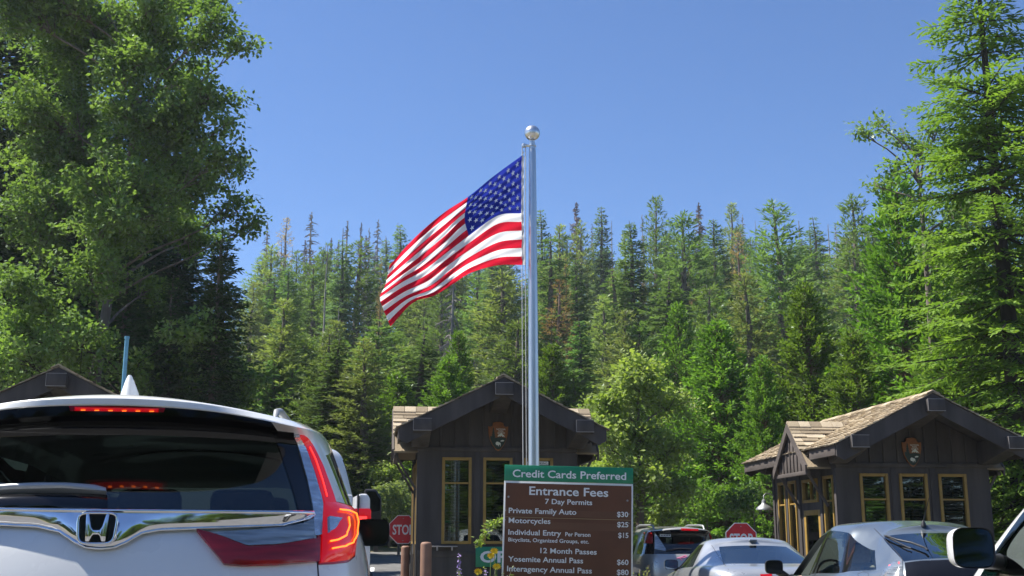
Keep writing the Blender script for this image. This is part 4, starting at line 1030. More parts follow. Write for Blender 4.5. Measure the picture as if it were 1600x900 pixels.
# ------------------------------------------------------------------ vehicles
def paint(name, col, metal=0., rough=.28, flake=0):
    m = mat(name, col, rough, metal, coat=1.0, spec=.5)
    nt = m.node_tree; N = nt.nodes; L = nt.links; p = N['Principled BSDF']
    tc = N.new('ShaderNodeTexCoord'); nz = N.new('ShaderNodeTexNoise'); nz.inputs['Scale'].default_value = 3.5; nz.inputs['Detail'].default_value = 6
    L.new(tc.outputs['Object'], nz.inputs[0])
    mr = N.new('ShaderNodeMapRange'); mr.inputs['From Min'].default_value = .3; mr.inputs['From Max'].default_value = .75; mr.inputs['To Min'].default_value = rough * .8; mr.inputs['To Max'].default_value = rough * 1.5
    L.new(nz.outputs[0], mr.inputs[0]); L.new(mr.outputs[0], p.inputs['Roughness'])
    rp = N.new('ShaderNodeValToRGB'); L.new(nz.outputs[0], rp.inputs[0]); rp.color_ramp.elements[0].position = .35; rp.color_ramp.elements[1].position = .8
    rp.color_ramp.elements[0].color = (*col, 1); rp.color_ramp.elements[1].color = (*[c * .9 + .012 for c in col], 1); L.new(rp.outputs[0], p.inputs['Base Color'])
    return m
M['p_white'] = paint('pearl_white_paint', (.82, .83, .81))
M['p_white2'] = paint('white_truck_paint', (.74, .74, .73))
M['p_silver'] = paint('silver_paint', (.40, .42, .44), .55, .32)
M['p_grey'] = paint('blue_grey_paint', (.12, .145, .17), .45, .32)
M['p_beige'] = paint('champagne_silver_paint', (.42, .41, .38), .5, .34)
M['chrome'] = mat('chrome', (.82, .83, .85), .05, 1.0)
M['black'] = mat('black_plastic', (.018, .018, .019), .45, var=.1, scale=30)
M['gloss_black'] = mat('gloss_black', (.008, .008, .009), .08)
M['rubber'] = mat('tyre_rubber', (.02, .02, .02), .85)
M['rim'] = mat('alloy_rim', (.45, .46, .47), .3, .9)
M['cabin'] = mat('cabin_lining', (.055, .055, .055), .9, var=.1)
M['seat_grey'] = mat('grey_seat_cloth', (.11, .11, .105), .9, var=.15, scale=30)
M['seat_tan'] = mat('tan_seat_cloth', (.32, .27, .20), .9, var=.15, scale=30)
M['glass_priv'] = glass_mat('tinted_rear_glass', (.13, .18, .18), boost=1.5)
M['glass_car'] = glass_mat('car_window_glass', (.62, .70, .66), boost=1.1)
M['glass_dark'] = glass_mat('dark_car_glass', (.10, .12, .14), boost=1.5)
M['mirror'] = mat('mirror_glass', (.22, .27, .31), .03, 1.0)
M['lamp_red'] = mat('red_lens', (.30, .006, .010), .2, coat=.25, var=.4, scale=9, stretch=(.5, 1, 6))
M['lamp_glow'] = mat('red_lens_lit', (.24, .003, .006), .2, coat=.2, emit=(1, .004, .008), estr=.17)
M['lamp_led'] = mat('lit_led', (.9, .2, .05), .3, emit=(1, .15, .01), estr=1.5)
M['lamp_hot'] = mat('lit_red_led', (.9, .05, .05), .3, emit=(1, .03, .025), estr=1.2)
M['lens_clear'] = mat('clear_lens', (.55, .57, .58), .10, .75, var=.3, scale=14, coat=1, stretch=(1, 1, 6), bump=.3)
M['lens_grey'] = mat('smoked_clear_lens', (.33, .35, .34), .12, .6, var=.45, scale=9, coat=1, stretch=(.6, 1, 9), bump=.35)
M['sticker'] = mat('white_sticker', (.65, .65, .62), .6); M['pink'] = mat('pink_ribbon', (.75, .22, .38), .5)
M['wiper_grey'] = mat('silver_wiper_arm', (.42, .43, .44), .4, .3)

class Car:
    def __init__(s, name, label, loc, rz, levels, tags, mats, crease=None, rf=.86, sub=3, group='cars queueing at the entrance booths', cat='car'):
        s.root = empty(name, loc, rz, label, cat, group)
        s.M = Matrix.Translation(loc) @ Matrix.Rotation(rz, 4, 'Z'); s.Mi = s.M.inverted()
        rings = []
        for lv in levels:
            zr, zm, zf = lv['z']; wr, wm, wf = lv['w']; ys = lv['ys']; y0, y1 = lv['y0'], lv['y1']
            bow = lv.get('bow', .12); bowf = lv.get('bowf', .22); zs = lv.get('zs', zr); zsd = lv.get('zside', zs)
            def q(a, b, c, t): return a + (4 * b - 3 * a - c) * t + (2 * a + 2 * c - 4 * b) * t * t
            ring = [(0, y0, zr), (.5 * wr, y0 + bow * .22, zr - (zr - zs) * .2), (rf * wr, y0 + bow, zr - (zr - zs) * .75)]
            for i, y in enumerate(ys):
                t = i / (len(ys) - 1); ring.append((q(wr, wm, wf, t), y, q(zsd, zm, zf, t)))
            ring += [(.86 * wf, y1 - bowf, zf), (.5 * wf, y1 - bowf * .3, zf), (0, y1, zf)]
            rings.append(ring)
        n = len(rings[0]); verts = []; idx = {}
        bm = bmesh.new()
        def V(p):
            k = tuple(round(c, 4) for c in p)
            if k not in idx: idx[k] = bm.verts.new(p)
            return idx[k]
        for k in range(len(rings) - 1):
            for j in range(n - 1):
                t = tags.get((k, j), tags.get((k, None), 0))
                for sg in (1, -1):
                    P = [rings[k][j], rings[k][j + 1], rings[k + 1][j + 1], rings[k + 1][j]]
                    vs = []
                    for x, y, z in P:
                        v = V((x * sg if abs(x) > 1e-6 else 0, y, z))
                        if v not in vs: vs.append(v)
                    if sg < 0: vs.reverse()
                    if len(vs) > 2:
                        try: f = bm.faces.new(vs); f.material_index = t
                        except ValueError: pass
        cl = bm.edges.layers.float.new('crease_edge')
        crease = crease or {}
        inv = {}
        for k, ring in enumerate(rings):
            for x, y, z in ring:
                for sg in (1, -1): inv[tuple(round(c, 4) for c in (x * sg if abs(x) > 1e-6 else 0, y, z))] = k
        vk = {v: inv[key] for key, v in idx.items()}
        for e in bm.edges:
            a, b = vk[e.verts[0]], vk[e.verts[1]]
            if a == b and a in crease: e[cl] = crease[a]
            ms = {f.material_index for f in e.link_faces}
            if len(ms) > 1: e[cl] = max(e[cl], .3)
        me = bpy.data.meshes.new('shell'); bm.to_mesh(me); bm.free()
        o = bpy.data.objects.new('shell', me); COL.objects.link(o)
        sb = o.modifiers.new('s', 'SUBSURF'); sb.levels = sub; sb.render_levels = sub
        dg = bpy.context.evaluated_depsgraph_get(); ev = bpy.data.meshes.new_from_object(o.evaluated_get(dg)); bpy.data.objects.remove(o)
        b2 = bmesh.new(); b2.from_mesh(ev); bmesh.ops.recalc_face_normals(b2, faces=b2.faces)
        b2.normal_update(); s.bvh = BVHTree.FromBMesh(b2)
        # split by material into parts, each window pane a part of its own
        seen = set(); groups = []
        b2.faces.ensure_lookup_table()
        for f in b2.faces:
            if f.index in seen: continue
            st = [f]; seen.add(f.index); comp = []
            while st:
                g = st.pop(); comp.append(g)
                for e in g.edges:
                    for h in e.link_faces:
                        if h.index not in seen and h.material_index == f.material_index: seen.add(h.index); st.append(h)
            groups.append((f.material_index, comp))
        s.parts = {}; bodyfaces = {}
        merged = {}
        for mi, comp in groups:
            if mi == 0: merged.setdefault(0, []).extend(comp)
        groups = [(0, merged[0])] + [g for g in groups if g[0] != 0]
        for mi, comp in groups:
            nm, mt = mats[mi]
            if mt is None: continue
            used = {}; vs = []; fs = []
            for f in comp:
                l = []
                for v in f.verts:
                    if v.index not in used: used[v.index] = len(vs); vs.append(tuple(v.co))
                    l.append(used[v.index])
                fs.append(l)
            m2 = bpy.data.meshes.new(nm); m2.from_pydata(vs, [], fs); m2.polygons.foreach_set('use_smooth', [True] * len(fs)); m2.update()
            if mi == 0: m2.set_sharp_from_angle(angle=R(50))
            ob = mesh_obj(nm, m2, M[mt], s.root); s.parts.setdefault(nm, []).append(ob)
        b2.free()
    def hit(s, px, py, off):
        o = s.Mi @ Vector((0, 0, CAM_H)); d = (s.Mi.to_3x3() @ ray(px, py)).normalized()
        p, nn, i, ds = s.bvh.ray_cast(o, d)
        if p is None: return None, d
        if nn.dot(d) > 0: nn = -nn
        return p + nn * off, nn
    def trace(s, name, m, top, bot, off=.004, bulge=0, n=28, rows=8, mirror=True, parent=None, tilt=0, skirt=.012):
        def res(pts, n):
            pts = [Vector(p) for p in pts]; ls = [0]
            for a, b in zip(pts, pts[1:]): ls.append(ls[-1] + (b - a).length)
            out = []
            for i in range(n + 1):
                t = ls[-1] * i / n; k = max(q for q in range(len(ls) - 1) if ls[q] <= t + 1e-9)
                f = (t - ls[k]) / max(1e-9, ls[k + 1] - ls[k]); out.append(pts[k].lerp(pts[k + 1], min(1, f)))
            return out
        T, B = res(top, n), res(bot, n); G = []
        last = None
        for j in range(rows + 1):
            row = []
            for i in range(n + 1):
                q = T[i].lerp(B[i], j / rows); bl = bulge * (math.sin(math.pi * i / n) * math.sin(math.pi * j / rows)) ** .5 if bulge else 0
                p, nn = s.hit(q.x, q.y, off + bl)
                if p is not None and tilt: p = p - Vector((0, tilt * (1 - j / rows), 0))
                row.append((p, nn))
            G.append(row)
        # fill misses from neighbours
        for j in range(rows + 1):
            for i in range(n + 1):
                if G[j][i][0] is None:
                    best = min(((abs(jj - j) + abs(ii - i), jj, ii) for jj in range(rows + 1) for ii in range(n + 1) if G[jj][ii][0] is not None), default=None)
                    if best is None: return None
                    src = G[best[1]][best[2]]; q = T[i].lerp(B[i], j / rows)
                    d = (s.Mi.to_3x3() @ ray(q.x, q.y)).normalized(); o = s.Mi @ Vector((0, 0, CAM_H))
                    t = (src[0].y - o.y) / d.y; G[j][i] = (o + d * t, src[1])
        out = []
        for sg in ((1, -1) if mirror else (1,)):
            b = MB(); b.grid([[(p.x * sg, p.y, p.z) for p, _ in row] for row in G])
            if skirt:
                edge = [G[0][i] for i in range(n + 1)] + [G[j][n] for j in range(1, rows + 1)] + [G[rows][i] for i in range(n - 1, -1, -1)] + [G[j][0] for j in range(rows - 1, 0, -1)]
                a = [(p.x * sg, p.y, p.z) for p, q in edge]; c = [((p - q * skirt).x * sg, (p - q * skirt).y, (p - q * skirt).z) for p, q in edge]
                b.grid([a, c], close=True)
            ob = b.build(name, M[m], parent or s.root, smooth=50); out.append(ob)
        return out
    def wheels(s, ys, w, r=.34, wd=.22):
        for y in ys:
            for sg in (-1, 1):
                x = sg * (w - wd / 2 + .012)
                t = MB(); t.lathe([(r * .62, -wd / 2), (r * .93, -wd / 2), (r, -wd * .36), (r, wd * .36), (r * .93, wd / 2), (r * .62, wd / 2)], 32)
                t.v = [(x + v[2], y + v[0], r + v[1]) for v in t.v]; wh = t.build('wheel', M['rubber'], s.root, smooth=40)
                q = MB(); q.lathe([(r * .62, -.02), (r * .60, .01), (r * .5, .0), (.04, .02)], 24)
                for i in range(5): a = 6.283 * i / 5; q.tube([(.03 * math.cos(a), .03 * math.sin(a), .025), (r * .58 * math.cos(a), r * .58 * math.sin(a), .02)], .028, 6)
                q.v = [(x + sg * (wd / 2 - .03 + v[2]), y + v[0], r + v[1]) for v in q.v]; q.build('rim', M['rim'], wh, smooth=40)
                ar = MB(); ar.lathe([(r * 1.12, -.004), (r * 1.12, .004)], 32); ar.v = [(sg * (w + .004) + v[2], y + v[0], r + v[1]) for v in ar.v]
        f = MB(); f.b2(-w * .9, w * .9, min(ys) - .5, max(ys) + .5, .22, .30); f.build('floor', M['cabin'], s.root)
    def seats(s, rows, m='seat_grey', zc=.62, head=.18):
        for y, xs in rows:
            for x in xs:
                b = MB(); b.b2(x - .24, x + .24, y - .05, y + .48, zc - .2, zc); b.box((x, y - .14, zc + .26), (.46, .13, .62), rot=Matrix.Rotation(R(14), 3, 'X'))
                st = b.build('seat', M[m], s.root, bevel=.04)
                h = MB(); h.box((x, y - .235, zc + .56 + head * .5), (.26, .09, head), rot=Matrix.Rotation(R(10), 3, 'X')); h.build('headrest', M[m], st, bevel=.035)
    def dash(s, y, w, z):
        b = MB(); b.b2(-w, w, y, y + .5, z - .28, z); b.build('dashboard', M['cabin'], s.root, bevel=.04)
        t = MB(); n = 20; t.tube([(-.38 + .18 * math.cos(6.283 * i / n), y - .10 + .06 * math.sin(6.283 * i / n), z - .02 + .18 * math.sin(6.283 * i / n)) for i in range(n + 1)], .014, 6, cap=False)
        t.build('steering_wheel', M['black'], s.root, smooth=60)
    def side_mirror(s, p, sz, shell, sg, glass='mirror', arm=(.12, 0, -.06)):
        """p local centre of the mirror head, sz (w, d, h)"""
        w, d, h = sz; b = MB(); rows = []
        for k in range(7):
            t = k / 6; sc = math.sqrt(max(0, 1 - t ** 2.6)) if t < 1 else .12
            ring = []
            for i in range(24):
                a = 6.283 * i / 24; cx, cz = math.cos(a), math.sin(a); ex = .5
                ring.append((p[0] + math.copysign(abs(cx) ** ex, cx) * w / 2 * max(.15, sc), p[1] + d * t, p[2] + math.copysign(abs(cz) ** ex, cz) * h / 2 * max(.15, sc)))
            rows.append(ring)
        b.grid(rows, close=True); b.f.append([len(b.v) - 24 + i for i in range(24)]); b.m.append(0)
        mr = b.build('side_mirror', M[shell], s.root, smooth=55)
        g = MB(); ring = [(p[0] + (v[0] - p[0]) * .93, p[1] + .004, p[2] + (v[2] - p[2]) * .93) for v in rows[0]]; g.add(ring, [list(range(24))])
        fr = MB(); fr.grid([rows[0], [(p[0] + (v[0] - p[0]) * .92, p[1] + .012, p[2] + (v[2] - p[2]) * .92) for v in rows[0]]], close=True); fr.build('mirror_rim', M['black'], mr, smooth=60)
        g.build('mirror_glass', M[glass], mr)
        a = MB(); a.tube([(p[0] - sg * w * .3, p[1] + d * .5, p[2] - h * .3), (p[0] - sg * (w * .5 + arm[0] * .6), p[1] + d * .6, p[2] - h * .35 + arm[2]), (p[0] - sg * (w * .5 + arm[0]), p[1] + d * .6 + arm[1], p[2] - h * .35 + arm[2])], [.04, .035, .04], 8); a.build('mirror_arm', M['black'], mr, smooth=60)
        return mr

# ---- the white SUV in front
SB = [.52, 1.02, 1.14, 2.02, 2.14, 3.05]; ST = [.62, .98, 1.08, 1.88, 1.97, 2.48]
suv = Car('suv', 'white SUV with lit tail lamps and dark rear glass, nearest vehicle ahead', (-.955, 4.05, 0), 0, [
    dict(z=(.30, .30, .30), w=(.83, .88, .80), y0=.12, y1=4.45, ys=[.5, 1.0, 1.3, 2.1, 2.6, 3.9]),
    dict(z=(.52, .52, .52), w=(.89, .925, .86), y0=.0, y1=4.58, ys=[.42, 1.0, 1.3, 2.1, 2.6, 3.9]),
    dict(z=(.86, .86, .82), w=(.915, .935, .87), y0=-.04, y1=4.60, ys=[.42, 1.0, 1.3, 2.1, 2.6, 3.8]),
    dict(z=(1.06, 1.03, .95), w=(.915, .925, .84), y0=.01, y1=4.48, ys=[.42, 1.0, 1.3, 2.1, 2.6, 3.7]),
    dict(z=(1.22, 1.14, 1.10), w=(.888, .89, .80), y0=.07, y1=3.45, ys=SB, bow=.13),
    dict(z=(1.60, 1.597, 1.51), zs=1.565, w=(.735, .735, .66), y0=.40, y1=2.55, ys=ST, bow=.10),
    dict(z=(1.660, 1.642, 1.56), zs=1.60, w=(.70, .70, .62), y0=.15, y1=2.5, ys=[.42, .9, 1.1, 1.8, 1.95, 2.44], bow=.13),
    dict(z=(1.686, 1.674, 1.59), zs=1.635, w=(.64, .64, .58), y0=.15, y1=2.45, ys=[.45, .9, 1.1, 1.8, 1.95, 2.38], bow=.13),
    dict(z=(1.704, 1.714, 1.64), zs=1.686, w=(.36, .36, .33), y0=.22, y1=2.4, ys=[.5, .9, 1.1, 1.8, 1.95, 2.3], bow=.06),
    dict(z=(1.708, 1.724, 1.65), w=(0, 0, 0), y0=.28, y1=2.35, ys=[.55, .9, 1.1, 1.8, 1.95, 2.25], bow=.05)],
    {(4, 0): 1, (4, 1): 1, (4, 3): 2, (4, 5): 2, (4, 7): 2, (4, 9): 3, (4, 10): 3, (4, 4): 4, (4, 6): 4, (0, None): 4, (5, 0): 5, (5, 1): 5},
    {0: ('body', 'p_white'), 1: ('rear_window', 'glass_priv'), 2: ('side_window', 'glass_priv'), 3: ('windshield', 'glass_car'), 4: ('trim', 'black'), 5: ('spoiler_underside', 'gloss_black')},
    crease={6: .75, 7: .55, 4: .35}, rf=.80, cat='SUV')
suv.wheels((.85, 3.55), .90)
suv.seats([(1.25, (-.38, 0, .38)), (2.15, (-.38, .38))], zc=.66, head=.18)
suv.dash(2.75, .7, 1.12)
def traced_tube(car, name, m, pts, r, off=.004, parent=None, mirror=True, n=6, sub=4, out_y=0):
    path = []
    for a, b in zip(pts, pts[1:]):
        for k in range(sub): path.append((a[0] + (b[0] - a[0]) * k / sub, a[1] + (b[1] - a[1]) * k / sub))
    path.append(pts[-1])
    P = [car.hit(x, y, off)[0] for x, y in path]; P = [p - Vector((0, out_y, 0)) for p in P if p is not None]
    out = []
    for sg in ((1, -1) if mirror else (1,)):
        b = MB(); b.tube([(p.x * sg, p.y, p.z) for p in P], r, n); out.append(b.build(name, M[m], parent or car.root, smooth=70))
    return out
suv.trace('glass_border', 'gloss_black', [(424, 672), (436, 700), (447, 735), (460, 775), (468, 806)], [(459, 676), (468, 710), (479, 750), (486, 785), (489, 806)], off=.003, n=24, rows=3)
chr_ = suv.trace('chrome_bar', 'chrome', [(-174, 800), (0, 799), (120, 801), (157, 802), (195, 801), (300, 802), (488, 804)],
    [(-174, 806), (-130, 824), (0, 823), (60, 826), (95, 834), (120, 850), (135, 857), (157, 859), (180, 857), (197, 850), (222, 836), (250, 831), (300, 829), (440, 824), (480, 813), (488, 807)], off=.010, bulge=.006, tilt=.045, n=60, rows=10, mirror=False, skirt=.05)
traced_tube(suv, 'lower_lip', 'chrome', [(-130, 824), (0, 823.5), (60, 826.5), (95, 834.5), (120, 850.5), (135, 857.5), (157, 859.5), (180, 857.5), (197, 850.5), (222, 836.5), (250, 831.5), (300, 829.5), (440, 824.5), (480, 813.5), (488, 807)], .0045, .014, chr_[0], mirror=False, sub=5)
traced_tube(suv, 'upper_lip', 'chrome', [(-174, 801), (0, 800), (157, 802), (300, 803), (488, 805)], .007, .012, chr_[0], mirror=False, sub=12, out_y=.045)
def suv_badge():
    c, nn = suv.hit(157.5, 829, .012); c = c - Vector((0, .045, 0)); k = (suv.hit(187.5, 829, .04)[0] - suv.hit(127.5, 829, .04)[0]).length / 60
    e = empty('badge', c); e.parent = suv.root; e.rotation_euler = (R(-6), 0, 0)
    S = lambda pts: [(x * k, -y * k) for x, y in pts]
    ring = []
    for i in range(48):
        a = 6.283 * i / 48; cx, cz = math.cos(a), math.sin(a)
        x = math.copysign(abs(cx) ** .42, cx) * 29; y = math.copysign(abs(cz) ** .42, cz) * 24
        ring.append((x * (1.0 - .0030 * y), y))
    MB().prism(S([(x * .97, y * .97) for x, y in ring]), .004, .02).build('badge_base', M['gloss_black'], e)
    t = MB(); t.tube([(x * k, -.004, -y * k) for x, y in ring] + [(ring[0][0] * k, -.004, -ring[0][1] * k)], 2.3 * k, 8, cap=False); t.build('badge_ring', M['chrome'], e, smooth=70)
    H = [(-18, -22), (-13, -22), (-8.5, -2), (-5, 3), (5, 3), (8.5, -2), (13, -22), (18, -22), (15.5, 21), (9, 21), (6, 12), (3.5, 10), (-3.5, 10), (-6, 12), (-9, 21), (-15.5, 21)]
    MB().prism(S(H), -.012, .004).build('badge_letter', M['chrome'], e, bevel=.003)
suv_badge()
suv.trace('wiper_cover', 'wiper_grey', [(-70, 771), (24, 766), (60, 764), (110, 764), (150, 766), (167, 771)], [(-70, 779), (24, 773.5), (100, 771.5), (145, 774.5), (167, 776)], off=.03, bulge=.012, n=30, rows=6, mirror=False, skirt=.03)
suv.trace('wiper_base', 'gloss_black', [(-70, 779), (60, 774), (140, 775), (168, 777)], [(-70, 801), (60, 801), (152, 802), (169, 798)], off=.012, bulge=.018, n=20, rows=6, mirror=False, skirt=.02)
bl = suv.trace('high_brake_lamp', 'lamp_red', [(108, 634), (157, 634.5), (258, 637)], [(110, 640.5), (157, 641), (256, 642.5)], off=.004, n=20, rows=3, mirror=False)
suv.trace('lit_strip', 'lamp_glow', [(117, 634.5), (248, 637)], [(117, 638.5), (248, 641)], off=.008, n=14, rows=2, mirror=False, parent=bl[0])
for i in range(6):
    x = 131 + i * 21.4; y = 636.1 + i * .42
    suv.trace('lit_led', 'lamp_led', [(x - 4, y - .5), (x + 3, y - .5)], [(x - 4, y + .7), (x + 3, y + .7)], off=.011, n=4, rows=2, mirror=False, parent=bl[0], skirt=.0)
lg = suv.trace('gate_lamp', 'lamp_red', [(307, 831), (338, 838), (385, 856), (430, 854), (487, 844), (495, 843)], [(350, 883), (380, 885.5), (430, 884), (494.5, 879)], off=.018, bulge=.006, n=30, rows=8, skirt=.03)
for o_, sg in zip(lg, (1, -1)): pass
suv.trace('clear_lens', 'lens_grey', [(336, 837), (400, 832), (440, 828), (470, 822), (486, 814)], [(338, 838.5), (385, 855.5), (430, 853.5), (486, 843.5)], off=.020, skirt=.03, n=26, rows=6)
tl = suv.trace('tail_lamp', 'lamp_glow', [(503, 788), (522, 787), (545, 793), (557, 802)], [(498, 880), (520, 878.5), (540, 876), (550, 868)], off=.012, bulge=.022, n=18, rows=14)
suv.trace('lamp_surround', 'lamp_red', [(492, 786), (522, 784), (548, 790), (560, 801)], [(496.5, 883), (520, 882), (542, 879.5), (553, 870)], off=.005, n=18, rows=14)
suv.trace('lens_strip', 'lens_clear', [(459, 679), (467, 710), (478, 750), (486, 790), (489.5, 838)], [(467, 678), (476, 700), (490, 740), (502, 785), (505, 836)], off=.010, n=30, rows=4)
suv.trace('lamp_strip', 'lamp_glow', [(467, 679), (476, 700), (490, 740), (502, 782), (505, 790)], [(476, 680), (486, 697), (502, 730), (516, 768), (523, 790)], off=.012, n=30, rows=4)
suv.trace('lamp_reflector', 'lens_clear', [(504, 814), (524, 816)], [(504, 837), (512, 833)], off=.036, n=6, rows=5)
for pts in ([(521, 803), (535, 804), (545, 808), (548, 820), (546, 838), (540, 851), (528, 857), (508, 861)], [(534, 814), (535, 826), (530, 841), (520, 847), (505, 850)]):
    traced_tube(suv, 'lit_led', 'lamp_led', pts, .0032, .034)
traced_tube(suv, 'lit_led', 'lamp_hot', [(480, 700), (490, 722), (500, 752), (507, 778)], .0030, .014)
traced_tube(suv, 'gate_seam', 'black', [(490, 838), (496, 880), (498, 910), (499, 960)], .0032, .0)
def suv_extras():
    L = lambda px, py, y: suv.Mi @ at(px, py, y)
    p = L(203, 619, 5.05); b = MB(); rows = []
    for k in range(9):
        t = k / 8; h = .098 * t; w = .036 * (1 - t) ** .8 + .006; ln0 = -.075 * (1 - t * .55); ln1 = .10 * (1 - t) ** 1.1 - .03 * t
        rows.append([(p.x + w * math.copysign(abs(math.cos(a)) ** .8, math.cos(a)), p.y + (ln0 + ln1) / 2 + (ln1 - ln0) / 2 * math.sin(a), p.z - .012 + h) for a in [6.283 * i / 16 for i in range(16)]])
    b.grid(rows, close=True); b.f.append([len(b.v) - 16 + i for i in range(16)]); b.m.append(0)
    b.build('roof_antenna', M['p_white'], suv.root, smooth=60)
    q = L(433, 646, 4.85)
    for sg in (1, -1):
        r = MB(); x = q.x * sg
        r.tube([(x, q.y - .10, q.z - .04), (x, q.y - .02, q.z + .004), (x, q.y + .14, q.z + .022), (x, q.y + 1.2, q.z + .03), (x, q.y + 1.55, q.z + .0), (x, q.y + 1.65, q.z - .05)], [.008, .014, .016, .016, .014, .008], 8)
        r.build('roof_rail', M['metal_grey'], suv.root, smooth=60)
    m = L(581, 832, 6.85); suv.side_mirror((m.x, m.y, m.z), (.205, .12, .155), 'p_white', 1, glass='gloss_black'); suv.side_mirror((-m.x, m.y, m.z), (.205, .12, .155), 'p_white', -1, glass='gloss_black')
suv_extras()

# ---- white pickup ahead of it
def pickup():
    loc = (-.93, 10.6, .12); RZ = R(5.5); o = empty('pickup', loc, RZ, 'white pickup truck at the booth, its right rear corner showing past the white SUV', 'pickup', 'cars queueing at the entrance booths')
    M4 = (Matrix.Translation(loc) @ Matrix.Rotation(RZ, 4, 'Z')).inverted(); L = lambda px, py, y: M4 @ at(px, py, y)
    e = L(580, 771, 10.62); W = e.x; T = e.z; lo = .55
    # bed: side walls with a rolled top, tailgate
    for sg in (1, -1):
        b = MB(); b.prism([(sg * W, lo), (sg * (W + .015), .9), (sg * W, T - .04), (sg * (W - .03), T), (sg * (W - .10), T), (sg * (W - .10), lo)], 0.02, 2.3)
        b.build('bed_side', M['p_white2'], o, bevel=.015)
    t = MB(); t.b2(-W + .16, W - .16, -.03, .06, .62, T - .01); t.build('tailgate', M['p_white2'], o, bevel=.02)
    f = MB(); f.b2(-W + .1, W - .1, .07, 2.25, .60, .68); f.build('bed_floor', M['cabin'], o)
    bp = MB(); bp.b2(-W, W, -.20, .0, .42, .60); bp.build('bumper', M['chrome'], o, bevel=.03)
    for sg in (1, -1):
        l = MB(); z1 = L(570, 794, 10.6).z; z0 = L(570, 826, 10.6).z; l.b2(*sorted((sg * (W - .155), sg * (W + .01))), -.02, .10, z0 - .1, z1); lm = l.build('tail_lamp', M['lamp_glow'], o, bevel=.02)
        k = MB(); k.b2(*sorted((sg * (W - .10), sg * (W - .03))), -.03, -.018, z0 + .08, z1 - .07); k.build('lit_led', M['lamp_hot'], lm, bevel=.004)
        c = MB(); c.b2(*sorted((sg * (W - .115), sg * (W - .105))), -.035, .10, .62, T - .006); c.build('seam', M['black'], o)
    # cab
    c = Car.__new__(Car)
    Car.__init__(c, 'cab_shell', None, loc, RZ, [
        dict(z=(.5, .5, .5), w=(.93, .98, .95), y0=2.35, y1=5.9, ys=[2.45, 3.1, 3.2, 4.0, 4.1, 5.0], bow=.05),
        dict(z=(1.0, 1.0, 1.0), w=(.96, 1.0, .96), y0=2.33, y1=5.95, ys=[2.45, 3.1, 3.2, 4.0, 4.1, 5.0], bow=.05),
        dict(z=(T - .06, T - .06, T - .12), w=(.95, .98, .93), y0=2.34, y1=5.9, ys=[2.45, 3.1, 3.2, 4.0, 4.1, 5.0], bow=.05),
        dict(z=(T - .02, T - .03, T - .06), w=(.93, .95, .90), y0=2.34, y1=5.0, ys=[2.52, 3.1, 3.2, 4.0, 4.1, 4.7], bow=.05),
        dict(z=(2.06, 2.06, 2.0), w=(.78, .79, .74), y0=2.55, y1=4.3, ys=[2.72, 3.1, 3.2, 3.9, 4.0, 4.2], bow=.05),
        dict(z=(2.14, 2.15, 2.08), w=(.66, .66, .62), y0=2.62, y1=4.2, ys=[2.75, 3.1, 3.2, 3.9, 4.0, 4.1], bow=.05),
        dict(z=(2.16, 2.18, 2.12), w=(0, 0, 0), y0=2.65, y1=4.15, ys=[2.75, 3.1, 3.2, 3.9, 4.0, 4.08], bow=.05)],
        {(3, 0): 1, (3, 1): 1, (3, 3): 2, (3, 5): 2, (3, 9): 3, (3, 10): 3}, {0: ('cab', 'p_white2'), 1: ('rear_window', 'glass_dark'), 2: ('side_window', 'glass_priv'), 3: ('windshield', 'glass_car')}, rf=.80)
    for ch in list(c.root.children): ch.parent = o
    bpy.data.objects.remove(c.root); c.root = o
    c.wheels((1.1, 4.9), .98, .40, .26); c.seats([(3.6, (-.42, .42))], zc=1.0)
    m = L(583, 791, 14.0)
    for sg in (1, -1):
        k = MB(); k.prism([(sg * (m.x - .10), m.z + .20), (sg * (m.x + .03), m.z + .20), (sg * (m.x + .10), m.z + .10), (sg * (m.x + .10), m.z - .22), (sg * (m.x - .10), m.z - .22)], m.y, m.y + .12); mm = k.build('side_mirror', M['black'], o, bevel=.02)
        k = MB(); k.prism([(sg * (m.x - .08), m.z + .17), (sg * (m.x + .02), m.z + .17), (sg * (m.x + .08), m.z + .08), (sg * (m.x + .08), m.z - .06), (sg * (m.x - .08), m.z - .06)], m.y - .004, m.y + .01); k.build('mirror_glass', M['gloss_black'], mm)
        k = MB(); k.tube([(sg * (m.x - .05), m.y + .06, m.z - .05), (sg * .93, m.y + .1, m.z - .1)], .03); k.build('mirror_arm', M['black'], mm)
pickup()

